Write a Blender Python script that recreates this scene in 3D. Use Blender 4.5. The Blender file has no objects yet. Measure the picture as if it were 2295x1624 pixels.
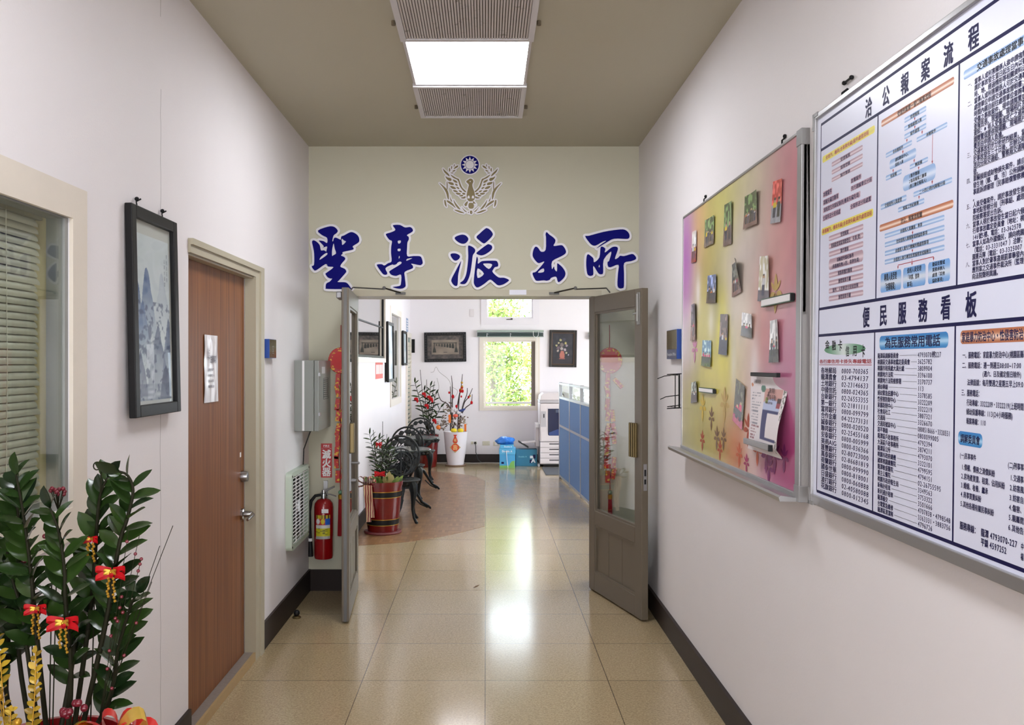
import bpy, bmesh, math, random
import numpy as np
from mathutils import Vector, Matrix
SC = bpy.context.scene
COL = SC.collection
PI = math.pi
R = math.radians

# ---------------------------------------------------------------- camera, world, sun, exposure
FPX = 2074.0
cam = bpy.data.cameras.new('camera')
cam.sensor_width = 36.0
cam.lens = FPX / 2295.0 * 36.0
cam.shift_x = 58.5 / 2295.0
cam.shift_y = 2.0 / 2295.0
cam.clip_start = 0.05
camo = bpy.data.objects.new('camera', cam)
camo.location = (0, 0, 1.6)
camo.rotation_euler = (PI / 2, 0, 0)
COL.objects.link(camo)
SC.camera = camo

world = bpy.data.worlds.new('sky')
SC.world = world
world.use_nodes = True
bg = world.node_tree.nodes['Background']
bg.inputs[0].default_value = (0.84, 0.92, 1.0, 1)
bg.inputs[1].default_value = 8.0

def lamp(name, kind, loc, rot, energy, color, size=None, size_y=None):
    l = bpy.data.lights.new(name, kind)
    l.energy = energy
    l.color = color
    if kind == 'AREA':
        l.shape = 'RECTANGLE'
        l.size = size
        l.size_y = size_y
    o = bpy.data.objects.new(name, l)
    o.location = loc
    o.rotation_euler = rot
    COL.objects.link(o)
    return o
sun = lamp('sun', 'SUN', (0, 5, 12), (R(48), 0, R(-25)), 3.6, (1.0, 0.95, 0.86))
sun.data.angle = R(1.5)
# daylight through the entrance behind the camera and through the office windows on the right
lamp('entrance_daylight', 'AREA', (-0.1, -4.6, 1.3), (R(90), 0, 0), 115.0, (0.96, 0.96, 1.0), 1.7, 2.2)
lamp('window_daylight', 'AREA', (4.8, 10.6, 1.75), (0, R(90), 0), 120.0, (0.96, 0.96, 1.0), 1.7, 5.6)

SC.view_settings.view_transform = 'Standard'
SC.view_settings.look = 'None'
SC.view_settings.exposure = 0.22
SC.view_settings.gamma = 1.0
SC.view_settings.use_curve_mapping = False

# ---------------------------------------------------------------- helpers
def lin(c):
    r = []
    for x in c[:3]:
        x = x / 255.0
        r.append(x / 12.92 if x <= 0.04045 else ((x + 0.055) / 1.055) ** 2.4)
    return (r[0], r[1], r[2], 1.0)

def mat(name, rgb, rough=0.55, metal=0.0, spec=0.5, var=0.0, vscale=8.0, bump=0.0, bscale=60.0, coat=0.0):
    m = bpy.data.materials.new(name)
    m.use_nodes = True
    nt = m.node_tree
    b = nt.nodes['Principled BSDF']
    c = lin(rgb)
    b.inputs['Base Color'].default_value = c
    b.inputs['Roughness'].default_value = rough
    b.inputs['Metallic'].default_value = metal
    b.inputs['Specular IOR Level'].default_value = spec
    b.inputs['Coat Weight'].default_value = coat
    tc = nt.nodes.new('ShaderNodeTexCoord')
    if var > 0:
        n = nt.nodes.new('ShaderNodeTexNoise')
        n.inputs['Scale'].default_value = vscale
        n.inputs['Detail'].default_value = 5
        nt.links.new(tc.outputs['Object'], n.inputs['Vector'])
        mx = nt.nodes.new('ShaderNodeMix')
        mx.data_type = 'RGBA'
        mx.inputs[6].default_value = tuple(x * (1 - var) for x in c[:3]) + (1,)
        mx.inputs[7].default_value = tuple(min(1, x * (1 + var)) for x in c[:3]) + (1,)
        nt.links.new(n.outputs['Fac'], mx.inputs[0])
        nt.links.new(mx.outputs[2], b.inputs['Base Color'])
    if bump > 0:
        n2 = nt.nodes.new('ShaderNodeTexNoise')
        n2.inputs['Scale'].default_value = bscale
        n2.inputs['Detail'].default_value = 4
        nt.links.new(tc.outputs['Object'], n2.inputs['Vector'])
        bp = nt.nodes.new('ShaderNodeBump')
        bp.inputs['Strength'].default_value = bump
        bp.inputs['Distance'].default_value = 0.01
        nt.links.new(n2.outputs['Fac'], bp.inputs['Height'])
        nt.links.new(bp.outputs['Normal'], b.inputs['Normal'])
    return m

def mat_vc(name, rough=0.5, spec=0.4):
    m = bpy.data.materials.new(name)
    m.use_nodes = True
    nt = m.node_tree
    b = nt.nodes['Principled BSDF']
    a = nt.nodes.new('ShaderNodeVertexColor')
    a.layer_name = 'print'
    nt.links.new(a.outputs['Color'], b.inputs['Base Color'])
    b.inputs['Roughness'].default_value = rough
    b.inputs['Specular IOR Level'].default_value = spec
    return m

def mat_glass(name, tint=(1, 1, 1), refl=1.0, ior=1.5):
    m = bpy.data.materials.new(name)
    m.use_nodes = True
    nt = m.node_tree
    nt.nodes.clear()
    o = nt.nodes.new('ShaderNodeOutputMaterial')
    t = nt.nodes.new('ShaderNodeBsdfTransparent')
    t.inputs[0].default_value = (*tint, 1)
    g = nt.nodes.new('ShaderNodeBsdfGlossy')
    g.inputs['Roughness'].default_value = 0.0
    ge = nt.nodes.new('ShaderNodeNewGeometry')
    def mth(op, a, b):
        n = nt.nodes.new('ShaderNodeMath'); n.operation = op
        for k, q in enumerate((a, b)):
            if isinstance(q, (int, float)): n.inputs[k].default_value = q
            else: nt.links.new(q, n.inputs[k])
        return n.outputs[0]
    dt = nt.nodes.new('ShaderNodeVectorMath'); dt.operation = 'DOT_PRODUCT'
    nt.links.new(ge.outputs['Normal'], dt.inputs[0]); nt.links.new(ge.outputs['Incoming'], dt.inputs[1])
    c = mth('ABSOLUTE', dt.outputs['Value'], 0)
    f0 = ((ior - 1) / (ior + 1)) ** 2
    fr = mth('ADD', mth('MULTIPLY', mth('POWER', mth('SUBTRACT', 1.0, c), 5.0), 1 - f0), f0)
    mu = nt.nodes.new('ShaderNodeMath'); mu.operation = 'MULTIPLY'; mu.use_clamp = True
    nt.links.new(fr, mu.inputs[0]); mu.inputs[1].default_value = refl
    mx = nt.nodes.new('ShaderNodeMixShader')
    nt.links.new(mu.outputs[0], mx.inputs[0])
    nt.links.new(t.outputs[0], mx.inputs[1])
    nt.links.new(g.outputs[0], mx.inputs[2])
    nt.links.new(mx.outputs[0], o.inputs[0])
    return m

def mat_emit(name, rgb, s):
    m = bpy.data.materials.new(name)
    m.use_nodes = True
    b = m.node_tree.nodes['Principled BSDF']
    b.inputs['Base Color'].default_value = (0.8, 0.8, 0.8, 1)
    b.inputs['Emission Color'].default_value = lin(rgb)
    b.inputs['Emission Strength'].default_value = s
    return m

class MB:
    def __init__(s):
        s.v = []; s.f = []; s.mi = []; s.c = []; s.cur = 0; s.col = (255, 255, 255)
    def vert(s, p, c=None):
        s.v.append(tuple(p)); s.c.append(c or s.col)
        return len(s.v) - 1
    def poly(s, pts, c=None):
        s.face([s.vert(p, c) for p in pts])
    def face(s, idx):
        s.f.append(tuple(idx)); s.mi.append(s.cur)
    def box(s, x0, x1, y0, y1, z0, z1):
        a = len(s.v)
        for x, y, z in ((x0, y0, z0), (x1, y0, z0), (x1, y1, z0), (x0, y1, z0), (x0, y0, z1), (x1, y0, z1), (x1, y1, z1), (x0, y1, z1)):
            s.vert((x, y, z))
        for q in ((0, 3, 2, 1), (4, 5, 6, 7), (0, 1, 5, 4), (1, 2, 6, 5), (2, 3, 7, 6), (3, 0, 4, 7)):
            s.face([a + i for i in q])
        return s
    def frame(s, x0, x1, y0, y1, w, z0, z1, wb=None):
        wb = w if wb is None else wb
        s.box(x0, x0 + w, y0, y1, z0, z1); s.box(x1 - w, x1, y0, y1, z0, z1)
        s.box(x0 + w, x1 - w, y1 - w, y1, z0, z1); s.box(x0 + w, x1 - w, y0, y0 + wb, z0, z1)
        return s
    def prism(s, pts, z0, z1):
        n = len(pts); a = len(s.v)
        for p in pts: s.vert((p[0], p[1], z0))
        for p in pts: s.vert((p[0], p[1], z1))
        s.face([a + i for i in reversed(range(n))]); s.face([a + n + i for i in range(n)])
        for i in range(n):
            j = (i + 1) % n
            s.face((a + i, a + j, a + n + j, a + n + i))
        return s
    def tube(s, pts, r, n=8, close=False):
        pts = [Vector(p) for p in pts]; k = len(pts); a = len(s.v)
        rs = list(r) if isinstance(r, (list, tuple)) else [r] * k
        ref = None
        for i, p in enumerate(pts):
            if close: t = pts[(i + 1) % k] - pts[i - 1]
            else: t = pts[min(i + 1, k - 1)] - pts[max(i - 1, 0)]
            t.normalize()
            if ref is None:
                ref = Vector((0, 0, 1)) if abs(t.z) < 0.9 else Vector((1, 0, 0))
            u = (ref - t * ref.dot(t))
            if u.length < 1e-6: u = t.orthogonal()
            u.normalize(); ref = u; w = t.cross(u)
            for j in range(n):
                an = 2 * PI * j / n
                s.vert(p + (u * math.cos(an) + w * math.sin(an)) * rs[i])
        for i in range(k if close else k - 1):
            i2 = (i + 1) % k
            for j in range(n):
                j2 = (j + 1) % n
                s.face((a + i * n + j, a + i * n + j2, a + i2 * n + j2, a + i2 * n + j))
        if not close:
            s.face([a + j for j in reversed(range(n))]); s.face([a + (k - 1) * n + j for j in range(n)])
        return s
    def lathe(s, prof, n=24, c=(0, 0, 0), cap=True):
        a = len(s.v); k = len(prof)
        for r, z in prof:
            for j in range(n):
                an = 2 * PI * j / n
                s.vert((c[0] + r * math.cos(an), c[1] + r * math.sin(an), c[2] + z))
        for i in range(k - 1):
            for j in range(n):
                j2 = (j + 1) % n
                s.face((a + i * n + j, a + i * n + j2, a + (i + 1) * n + j2, a + (i + 1) * n + j))
        if cap:
            s.face([a + j for j in reversed(range(n))]); s.face([a + (k - 1) * n + j for j in range(n)])
        return s
    def ball(s, c, r, nu=8, nv=6, sc=(1, 1, 1)):
        pr = []
        a = len(s.v)
        for i in range(1, nv):
            th = PI * i / nv
            for j in range(nu):
                an = 2 * PI * j / nu
                s.vert((c[0] + r * sc[0] * math.sin(th) * math.cos(an), c[1] + r * sc[1] * math.sin(th) * math.sin(an), c[2] + r * sc[2] * math.cos(th)))
        t = s.vert((c[0], c[1], c[2] + r * sc[2])); b = s.vert((c[0], c[1], c[2] - r * sc[2]))
        for i in range(nv - 2):
            for j in range(nu):
                j2 = (j + 1) % nu
                s.face((a + i * nu + j, a + (i + 1) * nu + j, a + (i + 1) * nu + j2, a + i * nu + j2))
        for j in range(nu):
            j2 = (j + 1) % nu
            s.face((t, a + j, a + j2)); s.face((b, a + (nv - 2) * nu + j2, a + (nv - 2) * nu + j))
        return s
    def xf(s, M, i0=0):
        for i in range(i0, len(s.v)):
            s.v[i] = tuple(M @ Vector(s.v[i]))
        return s
    def leaf(s, base, d, nrm, L, W, curl=0.15, fold=0.25, n=5):
        d = Vector(d).normalized(); nrm = Vector(nrm); nrm = (nrm - d * nrm.dot(d))
        if nrm.length < 1e-4: nrm = d.orthogonal()
        nrm.normalize(); sd = d.cross(nrm); base = Vector(base)
        prev = None
        for i in range(n + 1):
            t = i / n
            w = W * 0.5 * (math.sin(PI * min(1, t * 0.93 + 0.05)) ** 0.75) if i < n else 0.0005
            if i == 0: w = W * 0.08
            p = base + d * (L * t) - nrm * (curl * L * t * t)
            e = nrm * (fold * w)
            q = (s.vert(p - sd * w + e), s.vert(p), s.vert(p + sd * w + e))
            if prev:
                s.face((prev[0], prev[1], q[1], q[0])); s.face((prev[1], prev[2], q[2], q[1]))
            prev = q
        return s
    def build(s, name, mats, parent=None, smooth=False, bevel=0.0, label=None, loc=None, vc=False, kind=None):
        me = bpy.data.meshes.new(name)
        me.from_pydata(s.v, [], s.f)
        for m in (mats if isinstance(mats, (list, tuple)) else [mats]):
            me.materials.append(m)
        if any(s.mi):
            me.polygons.foreach_set('material_index', s.mi)
        if smooth:
            me.polygons.foreach_set('use_smooth', [True] * len(s.f))
            if hasattr(me, 'set_sharp_from_angle'): me.set_sharp_from_angle(angle=R(40))
        if vc:
            at = me.color_attributes.new('print', 'FLOAT_COLOR', 'POINT')
            flat = []
            for c in s.c: flat.extend(lin(c))
            at.data.foreach_set('color', flat)
        me.update()
        o = bpy.data.objects.new(name, me)
        COL.objects.link(o)
        if parent: o.parent = parent
        if loc: o.location = loc
        if bevel > 0:
            b = o.modifiers.new('edge', 'BEVEL')
            b.width = bevel; b.segments = 2; b.limit_method = 'ANGLE'; b.angle_limit = R(50)
        if label: o['label'] = label
        if kind: o['kind'] = kind
        return o

def tag(o, label, cat=None, group=None, kind=None):
    o['label'] = label
    if cat: o['category'] = cat
    if group: o['group'] = group
    if kind: o['kind'] = kind
    return o
def thing(name, label, cat, loc=(0, 0, 0), rotz=0.0, group=None, M=None, kind=None):
    o = bpy.data.objects.new(name, None)
    o.empty_display_size = 0.05
    if M is not None: o.matrix_world = M
    else:
        o.location = loc; o.rotation_euler = (0, 0, rotz)
    COL.objects.link(o)
    return tag(o, label, cat, group, kind)
def struct(o, label):
    o['kind'] = 'structure'; o['label'] = label; o['category'] = 'room'
    return o
def copy_tree(o, parent=None):
    c = o.copy(); COL.objects.link(c)
    if parent: c.parent = parent
    for ch in list(o.children): copy_tree(ch, c)
    return c
def frame_mat(org, xd, yd):
    x = Vector(xd).normalized(); y = Vector(yd).normalized(); z = x.cross(y)
    M = Matrix.Identity(4)
    for i in range(3):
        M[i][0] = x[i]; M[i][1] = y[i]; M[i][2] = z[i]; M[i][3] = org[i]
    return M
def on_right(y, z, x=1.08): return frame_mat((x, y, z), (0, -1, 0), (0, 0, 1))
def on_left(y, z, x=-1.25): return frame_mat((x, y, z), (0, 1, 0), (0, 0, 1))
def on_front(x, z, y=6.53): return frame_mat((x, y, z), (1, 0, 0), (0, 0, 1))   # faces the camera

# text: every character becomes a little flat mesh, cached
_gl = {}
def glyph(ch, bold):
    k = (ch, bold)
    if k not in _gl:
        c = bpy.data.curves.new('g', 'FONT'); c.body = ch; c.size = 1; c.resolution_u = 2
        o = bpy.data.objects.new('g', c)
        COL.objects.link(o)
        dg = bpy.context.evaluated_depsgraph_get()
        me = bpy.data.meshes.new_from_object(o.evaluated_get(dg))
        vs = [(v.co.x, v.co.y) for v in me.vertices]; fs = [tuple(p.vertices) for p in me.polygons]
        if ord(ch) > 0x2000: adv = 1.0
        elif ch == ' ': adv = 0.4
        elif vs: adv = max(v[0] for v in vs) + 0.09
        else: adv = 0.4
        if ch in '0123456789': adv = 0.62
        bpy.data.objects.remove(o); bpy.data.curves.remove(c); bpy.data.meshes.remove(me)
        _gl[k] = (vs, fs, adv)
    return _gl[k]
def text(mb, s, u0, v, h, u1=None, z=0.0005, bold=0.012, slant=0.0):
    """set a line of characters; bold strokes are struck several times, slightly shifted"""
    size = h / 0.92
    tot = sum(glyph(ch, 0)[2] for ch in s)
    sx = (u1 - u0) / tot if u1 is not None else size
    y = v - 0.38 * size
    sh = [(0, 0)] if bold <= 0 else [(-bold, 0), (bold, 0)] if bold < .02 else [(-bold, -bold * .6), (bold, bold * .6), (-bold, bold * .6), (bold, -bold * .6)]
    for k, (dx, dy) in enumerate(sh):
        x = u0
        for ch in s:
            vs, fs, adv = glyph(ch, 0)
            a = len(mb.v)
            for px, py in vs: mb.vert((x + (px + dx) * sx + slant * py * size, y + (py + dy) * size, z + k * .00002))
            for f in fs: mb.face([a + i for i in f])
            x += adv * sx
    return mb
def ctext(mb, s, uc, v, h, w=None, z=0.0005, bold=0.012):
    size = h / 0.92
    tot = sum(glyph(ch, 0)[2] for ch in s) * size
    w = w or tot
    return text(mb, s, uc - w / 2, v, h, uc + w / 2, z, bold)

def paint(name, w, h, nx, ny, fn, m, parent=None, z=0.0, bend=None, x0=None, y0=None, label=None):
    """a printed sheet: grid whose ink colours come from fn(u, v), u,v in 0..1 from lower left"""
    mb = MB()
    x0 = -w / 2 if x0 is None else x0; y0 = -h / 2 if y0 is None else y0
    for j in range(ny + 1):
        for i in range(nx + 1):
            u, v = i / nx, j / ny
            zz = z + (bend(u, v) if bend else 0)
            mb.vert((x0 + w * u, y0 + h * v, zz), fn(u, v))
    for j in range(ny):
        for i in range(nx):
            a = j * (nx + 1) + i
            mb.face((a, a + 1, a + nx + 2, a + nx + 1))
    return mb.build(name, m, parent, smooth=True, vc=True, label=label)
def mix(a, b, t):
    t = max(0.0, min(1.0, t))
    return tuple(a[i] + (b[i] - a[i]) * t for i in range(3))
def sst(a, b, x):
    t = max(0.0, min(1.0, (x - a) / (b - a))) if a != b else float(x > a)
    return t * t * (3 - 2 * t)
def hsh(*a):
    x = math.sin(sum(v * k for v, k in zip(a, (12.9898, 78.233, 37.719, 4.581)))) * 43758.5453
    return x - math.floor(x)
def vnoise(x, y, s=0):
    xi, yi = math.floor(x), math.floor(y); fx, fy = x - xi, y - yi
    fx = fx * fx * (3 - 2 * fx); fy = fy * fy * (3 - 2 * fy)
    a, b, c, d = hsh(xi, yi, s), hsh(xi + 1, yi, s), hsh(xi, yi + 1, s), hsh(xi + 1, yi + 1, s)
    return (a * (1 - fx) + b * fx) * (1 - fy) + (c * (1 - fx) + d * fx) * fy

def crom(pts, n=4):
    """closed smooth outline through the points"""
    out = []; k = len(pts)
    for i in range(k):
        p0, p1, p2, p3 = (pts[(i + d) % k] for d in (-1, 0, 1, 2))
        for j in range(n):
            t = j / n
            out.append(tuple(0.5 * ((2 * p1[a]) + (-p0[a] + p2[a]) * t + (2 * p0[a] - 5 * p1[a] + 4 * p2[a] - p3[a]) * t * t + (-p0[a] + 3 * p1[a] - 3 * p2[a] + p3[a]) * t ** 3) for a in (0, 1)))
    return out
def filled(name, loops, m, parent, z0, z1, label=None):
    """flat plate from outlines (inner outlines are holes)"""
    c = bpy.data.curves.new(name, 'CURVE'); c.dimensions = '2D'; c.fill_mode = 'BOTH'
    c.extrude = (z1 - z0) / 2
    for lp in loops:
        sp = c.splines.new('POLY'); sp.points.add(len(lp) - 1); sp.use_cyclic_u = True
        for q, p in zip(sp.points, lp): q.co = (p[0], p[1], 0, 1)
    o = bpy.data.objects.new(name, c); COL.objects.link(o)
    dg = bpy.context.evaluated_depsgraph_get()
    me = bpy.data.meshes.new_from_object(o.evaluated_get(dg))
    bpy.data.objects.remove(o); bpy.data.curves.remove(c)
    for v in me.vertices: v.co.z += (z0 + z1) / 2
    me.materials.clear(); me.materials.append(m); me.name = name
    o = bpy.data.objects.new(name, me); COL.objects.link(o)
    if parent: o.parent = parent
    if label: o['label'] = label
    return o
def grown(loops, r, cell):
    """outline of the shapes grown by r (for the white margin round cut-out letters)"""
    A = np.array([p for l in loops for p in l]); lo = A.min(0) - r - 3 * cell; hi = A.max(0) + r + 3 * cell
    nx, ny = (np.ceil((hi - lo) / cell)).astype(int)
    ys = lo[1] + (np.arange(ny) + 0.5) * cell; xs = lo[0] + (np.arange(nx) + 0.5) * cell
    g = np.zeros((ny, nx), bool)
    for l in loops:
        l = np.array(l); m = np.roll(l, -1, 0); h = np.zeros((ny, nx), bool)
        for (ax, ay), (bx, by) in zip(l, m):
            if ay == by: continue
            ok = (ys >= min(ay, by)) & (ys < max(ay, by))
            xc = ax + (ys - ay) / (by - ay) * (bx - ax)
            h ^= (ok[:, None] & (xs[None, :] > xc[:, None]))
        g ^= h
    k = int(round(r / cell)); out = g.copy()
    for dy in range(-k, k + 1):
        w = int((k * k - dy * dy) ** 0.5)
        for dx in range(-w, w + 1):
            out |= np.roll(np.roll(g, dy, 0), dx, 1)
    nxt = {}
    P = np.pad(out, 1)
    for j, i in zip(*np.nonzero(P)):
        if not P[j - 1, i]: nxt.setdefault((i, j), []).append((i + 1, j))
        if not P[j, i + 1]: nxt.setdefault((i + 1, j), []).append((i + 1, j + 1))
        if not P[j + 1, i]: nxt.setdefault((i + 1, j + 1), []).append((i, j + 1))
        if not P[j, i - 1]: nxt.setdefault((i, j + 1), []).append((i, j))
    res = []
    while nxt:
        s = next(iter(nxt)); lp = []; p = s
        while True:
            lp.append(p); q = nxt[p].pop()
            if not nxt[p]: del nxt[p]
            p = q
            if p == s or p not in nxt: break
        q = np.array(lp, float)
        if len(q) < 14: continue
        for _ in range(6): q = (np.roll(q, 1, 0) + q * 2 + np.roll(q, -1, 0)) / 4
        q = q[::2]
        res.append([(lo[0] + (x - 1) * cell, lo[1] + (y - 1) * cell) for x, y in q])
    return res
# ---------------------------------------------------------------- materials of the building
def wall_mat(name, rgb, crack=None):
    m = mat(name, rgb, 0.6, spec=0.3, var=0.035, vscale=1.3, bump=0.05, bscale=120)
    if crack:
        nt = m.node_tree; b = nt.nodes['Principled BSDF']
        src = b.inputs['Base Color'].links[0].from_socket
        tc = nt.nodes.new('ShaderNodeTexCoord')
        sp = nt.nodes.new('ShaderNodeSeparateXYZ'); nt.links.new(tc.outputs['Object'], sp.inputs[0])
        no = nt.nodes.new('ShaderNodeTexNoise'); no.inputs['Scale'].default_value = 7
        nt.links.new(tc.outputs['Object'], no.inputs['Vector'])
        no2 = nt.nodes.new('ShaderNodeTexNoise'); no2.inputs['Scale'].default_value = 2.3
        nt.links.new(tc.outputs['Object'], no2.inputs['Vector'])
        def mth(op, a, bb):
            n = nt.nodes.new('ShaderNodeMath'); n.operation = op
            for i, q in enumerate((a, bb)):
                if isinstance(q, (int, float)): n.inputs[i].default_value = q
                else: nt.links.new(q, n.inputs[i])
            return n.outputs[0]
        d = mth('SUBTRACT', sp.outputs['Y'], crack)
        d = mth('ADD', d, mth('MULTIPLY', mth('SUBTRACT', no.outputs['Fac'], 0.5), 0.02))
        d = mth('ABSOLUTE', d, 0)
        w = mth('MULTIPLY', mth('GREATER_THAN', no2.outputs['Fac'], 0.40), 0.0022)
        k = mth('MULTIPLY', mth('LESS_THAN', d, w), 0.55)
        mx = nt.nodes.new('ShaderNodeMix'); mx.data_type = 'RGBA'
        nt.links.new(k, mx.inputs[0]); nt.links.new(src, mx.inputs[6]); mx.inputs[7].default_value = lin((70, 62, 58))
        nt.links.new(mx.outputs[2], b.inputs['Base Color'])
    return m
M_WALL_L = wall_mat('painted plaster cracked', (226, 221, 222), 3.556)
M_WALL = wall_mat('painted plaster', (226, 221, 222))
M_CREAM = wall_mat('cream plaster', (192, 188, 168))
M_CEIL = wall_mat('ceiling plaster', (180, 174, 155))
M_OFFICE = wall_mat('office plaster', (236, 230, 234))
M_BASE = mat('dark brown skirting', (40, 30, 27), 0.45, spec=.2, var=0.2, vscale=5)
M_TAUPE = mat('taupe door paint', (98, 88, 74), 0.4, spec=.3, var=0.04, vscale=4)
M_JAMB = mat('beige jamb paint', (176, 168, 146), 0.4, var=0.04, vscale=4)
M_TRIM = mat('cream window trim', (214, 204, 190), 0.5, var=0.06, vscale=6, bump=0.1, bscale=40)
M_WHITE = mat('white enamel', (236, 233, 234), 0.35)
M_ALU = mat('brushed aluminium', (176, 175, 176), 0.38, 0.85)
M_STEEL = mat('steel', (170, 170, 172), 0.25, 1.0)
M_DARKST = mat('dark steel', (70, 68, 66), 0.35, 0.8)
M_BLACK = mat('black plastic', (18, 18, 20), 0.45, spec=.25)
M_GLASS = mat_glass('door glass', (0.93, 0.95, 0.94), 1.8)
M_WGLASS = mat_glass('office window glass', (0.92, 0.94, 0.92), 1.0)
M_PGLASS = mat_glass('picture glass', (0.97, 0.98, 0.98), 0.14)
M_PANE = mat_glass('clear pane', (0.96, 0.98, 0.98), 0.22)
M_PRINT = mat_vc('printed ink', 0.45)
M_PHOTO = mat_vc('glossy photo paper', 0.2, 0.5)
M_NAVY = mat('navy print', (20, 19, 68), 0.5, spec=.15)
M_INK = mat('black print', (22, 22, 30), 0.5, spec=.15)
M_RINK = mat('red print', (170, 50, 60), 0.5)
M_RED = mat('red paper', (196, 26, 26), 0.5, var=0.1, vscale=30)
M_GOLD = mat('gold foil', (176, 132, 36), 0.4, 0.55, var=0.15, vscale=50)
M_CORD = mat('black cord', (30, 28, 28), 0.5)

def floor_mat():
    m = bpy.data.materials.new('terrazzo tile'); m.use_nodes = True
    nt = m.node_tree; b = nt.nodes['Principled BSDF']; L = nt.links.new
    tc = nt.nodes.new('ShaderNodeTexCoord')
    mp = nt.nodes.new('ShaderNodeMapping'); mp.inputs['Location'].default_value = (0.004, -6.53 + 0.62 * 11, 0)
    L(tc.outputs['Object'], mp.inputs[0])
    br = nt.nodes.new('ShaderNodeTexBrick'); br.offset = 0; br.squash = 1
    br.inputs['Scale'].default_value = 1; br.inputs['Brick Width'].default_value = 0.62; br.inputs['Row Height'].default_value = 0.62
    br.inputs['Mortar Size'].default_value = 0.0022; br.inputs['Mortar Smooth'].default_value = 0.1; br.inputs['Bias'].default_value = 0
    br.inputs['Color1'].default_value = lin((170, 151, 120)); br.inputs['Color2'].default_value = lin((161, 142, 111)); br.inputs['Mortar'].default_value = lin((92, 76, 56))
    L(mp.outputs[0], br.inputs['Vector'])
    vo = nt.nodes.new('ShaderNodeTexVoronoi'); vo.inputs['Scale'].default_value = 230
    L(tc.outputs['Object'], vo.inputs['Vector'])
    cr = nt.nodes.new('ShaderNodeValToRGB')
    e = cr.color_ramp.elements
    e[0].position = 0.0; e[0].color = (0.78, 0.75, 0.70, 1); e[1].position = 0.5; e[1].color = (1, 1, 1, 1)
    e.new(0.9).color = (1.12, 1.12, 1.12, 1)
    L(vo.outputs['Color'], cr.inputs[0])
    no = nt.nodes.new('ShaderNodeTexNoise'); no.inputs['Scale'].default_value = 90; no.inputs['Detail'].default_value = 6
    L(tc.outputs['Object'], no.inputs['Vector'])
    c2 = nt.nodes.new('ShaderNodeValToRGB'); c2.color_ramp.elements[0].color = (0.86, 0.85, 0.82, 1); c2.color_ramp.elements[1].color = (1.1, 1.1, 1.1, 1)
    c2.color_ramp.elements[0].position = 0.35; c2.color_ramp.elements[1].position = 0.65
    L(no.outputs['Fac'], c2.inputs[0])
    m1 = nt.nodes.new('ShaderNodeMix'); m1.data_type = 'RGBA'; m1.blend_type = 'MULTIPLY'; m1.inputs[0].default_value = 1
    L(br.outputs['Color'], m1.inputs[6]); L(cr.outputs[0], m1.inputs[7])
    m2 = nt.nodes.new('ShaderNodeMix'); m2.data_type = 'RGBA'; m2.blend_type = 'MULTIPLY'; m2.inputs[0].default_value = 1
    L(m1.outputs[2], m2.inputs[6]); L(c2.outputs[0], m2.inputs[7])
    L(m2.outputs[2], b.inputs['Base Color'])
    b.inputs['Roughness'].default_value = 0.27
    b.inputs['Specular IOR Level'].default_value = 0.55
    n3 = nt.nodes.new('ShaderNodeTexNoise'); n3.inputs['Scale'].default_value = 2.0
    L(tc.outputs['Object'], n3.inputs['Vector'])
    mr = nt.nodes.new('ShaderNodeMapRange'); mr.inputs[3].default_value = 0.11; mr.inputs[4].default_value = 0.20
    L(n3.outputs['Fac'], mr.inputs[0]); L(mr.outputs[0], b.inputs['Roughness'])
    return m
def parquet_mat():
    m = bpy.data.materials.new('mosaic parquet'); m.use_nodes = True
    nt = m.node_tree; b = nt.nodes['Principled BSDF']; L = nt.links.new
    tc = nt.nodes.new('ShaderNodeTexCoord')
    outs = []
    for rot in (0, PI / 2):
        mp = nt.nodes.new('ShaderNodeMapping'); mp.inputs['Rotation'].default_value = (0, 0, rot)
        L(tc.outputs['Object'], mp.inputs[0])
        br = nt.nodes.new('ShaderNodeTexBrick'); br.offset = 0
        br.inputs['Scale'].default_value = 1; br.inputs['Brick Width'].default_value = 0.12; br.inputs['Row Height'].default_value = 0.03
        br.inputs['Mortar Size'].default_value = 0.0006; br.inputs['Bias'].default_value = 0.0
        br.inputs['Color1'].default_value = lin((156, 120, 84)); br.inputs['Color2'].default_value = lin((122, 90, 60)); br.inputs['Mortar'].default_value = lin((66, 44, 30))
        L(mp.outputs[0], br.inputs['Vector']); outs.append(br.outputs['Color'])
    ck = nt.nodes.new('ShaderNodeTexChecker'); ck.inputs['Scale'].default_value = 1 / 0.12
    L(tc.outputs['Object'], ck.inputs['Vector'])
    mx = nt.nodes.new('ShaderNodeMix'); mx.data_type = 'RGBA'
    L(ck.outputs['Fac'], mx.inputs[0]); L(outs[0], mx.inputs[6]); L(outs[1], mx.inputs[7])
    L(mx.outputs[2], b.inputs['Base Color']); b.inputs['Roughness'].default_value = 0.3
    return m
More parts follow.
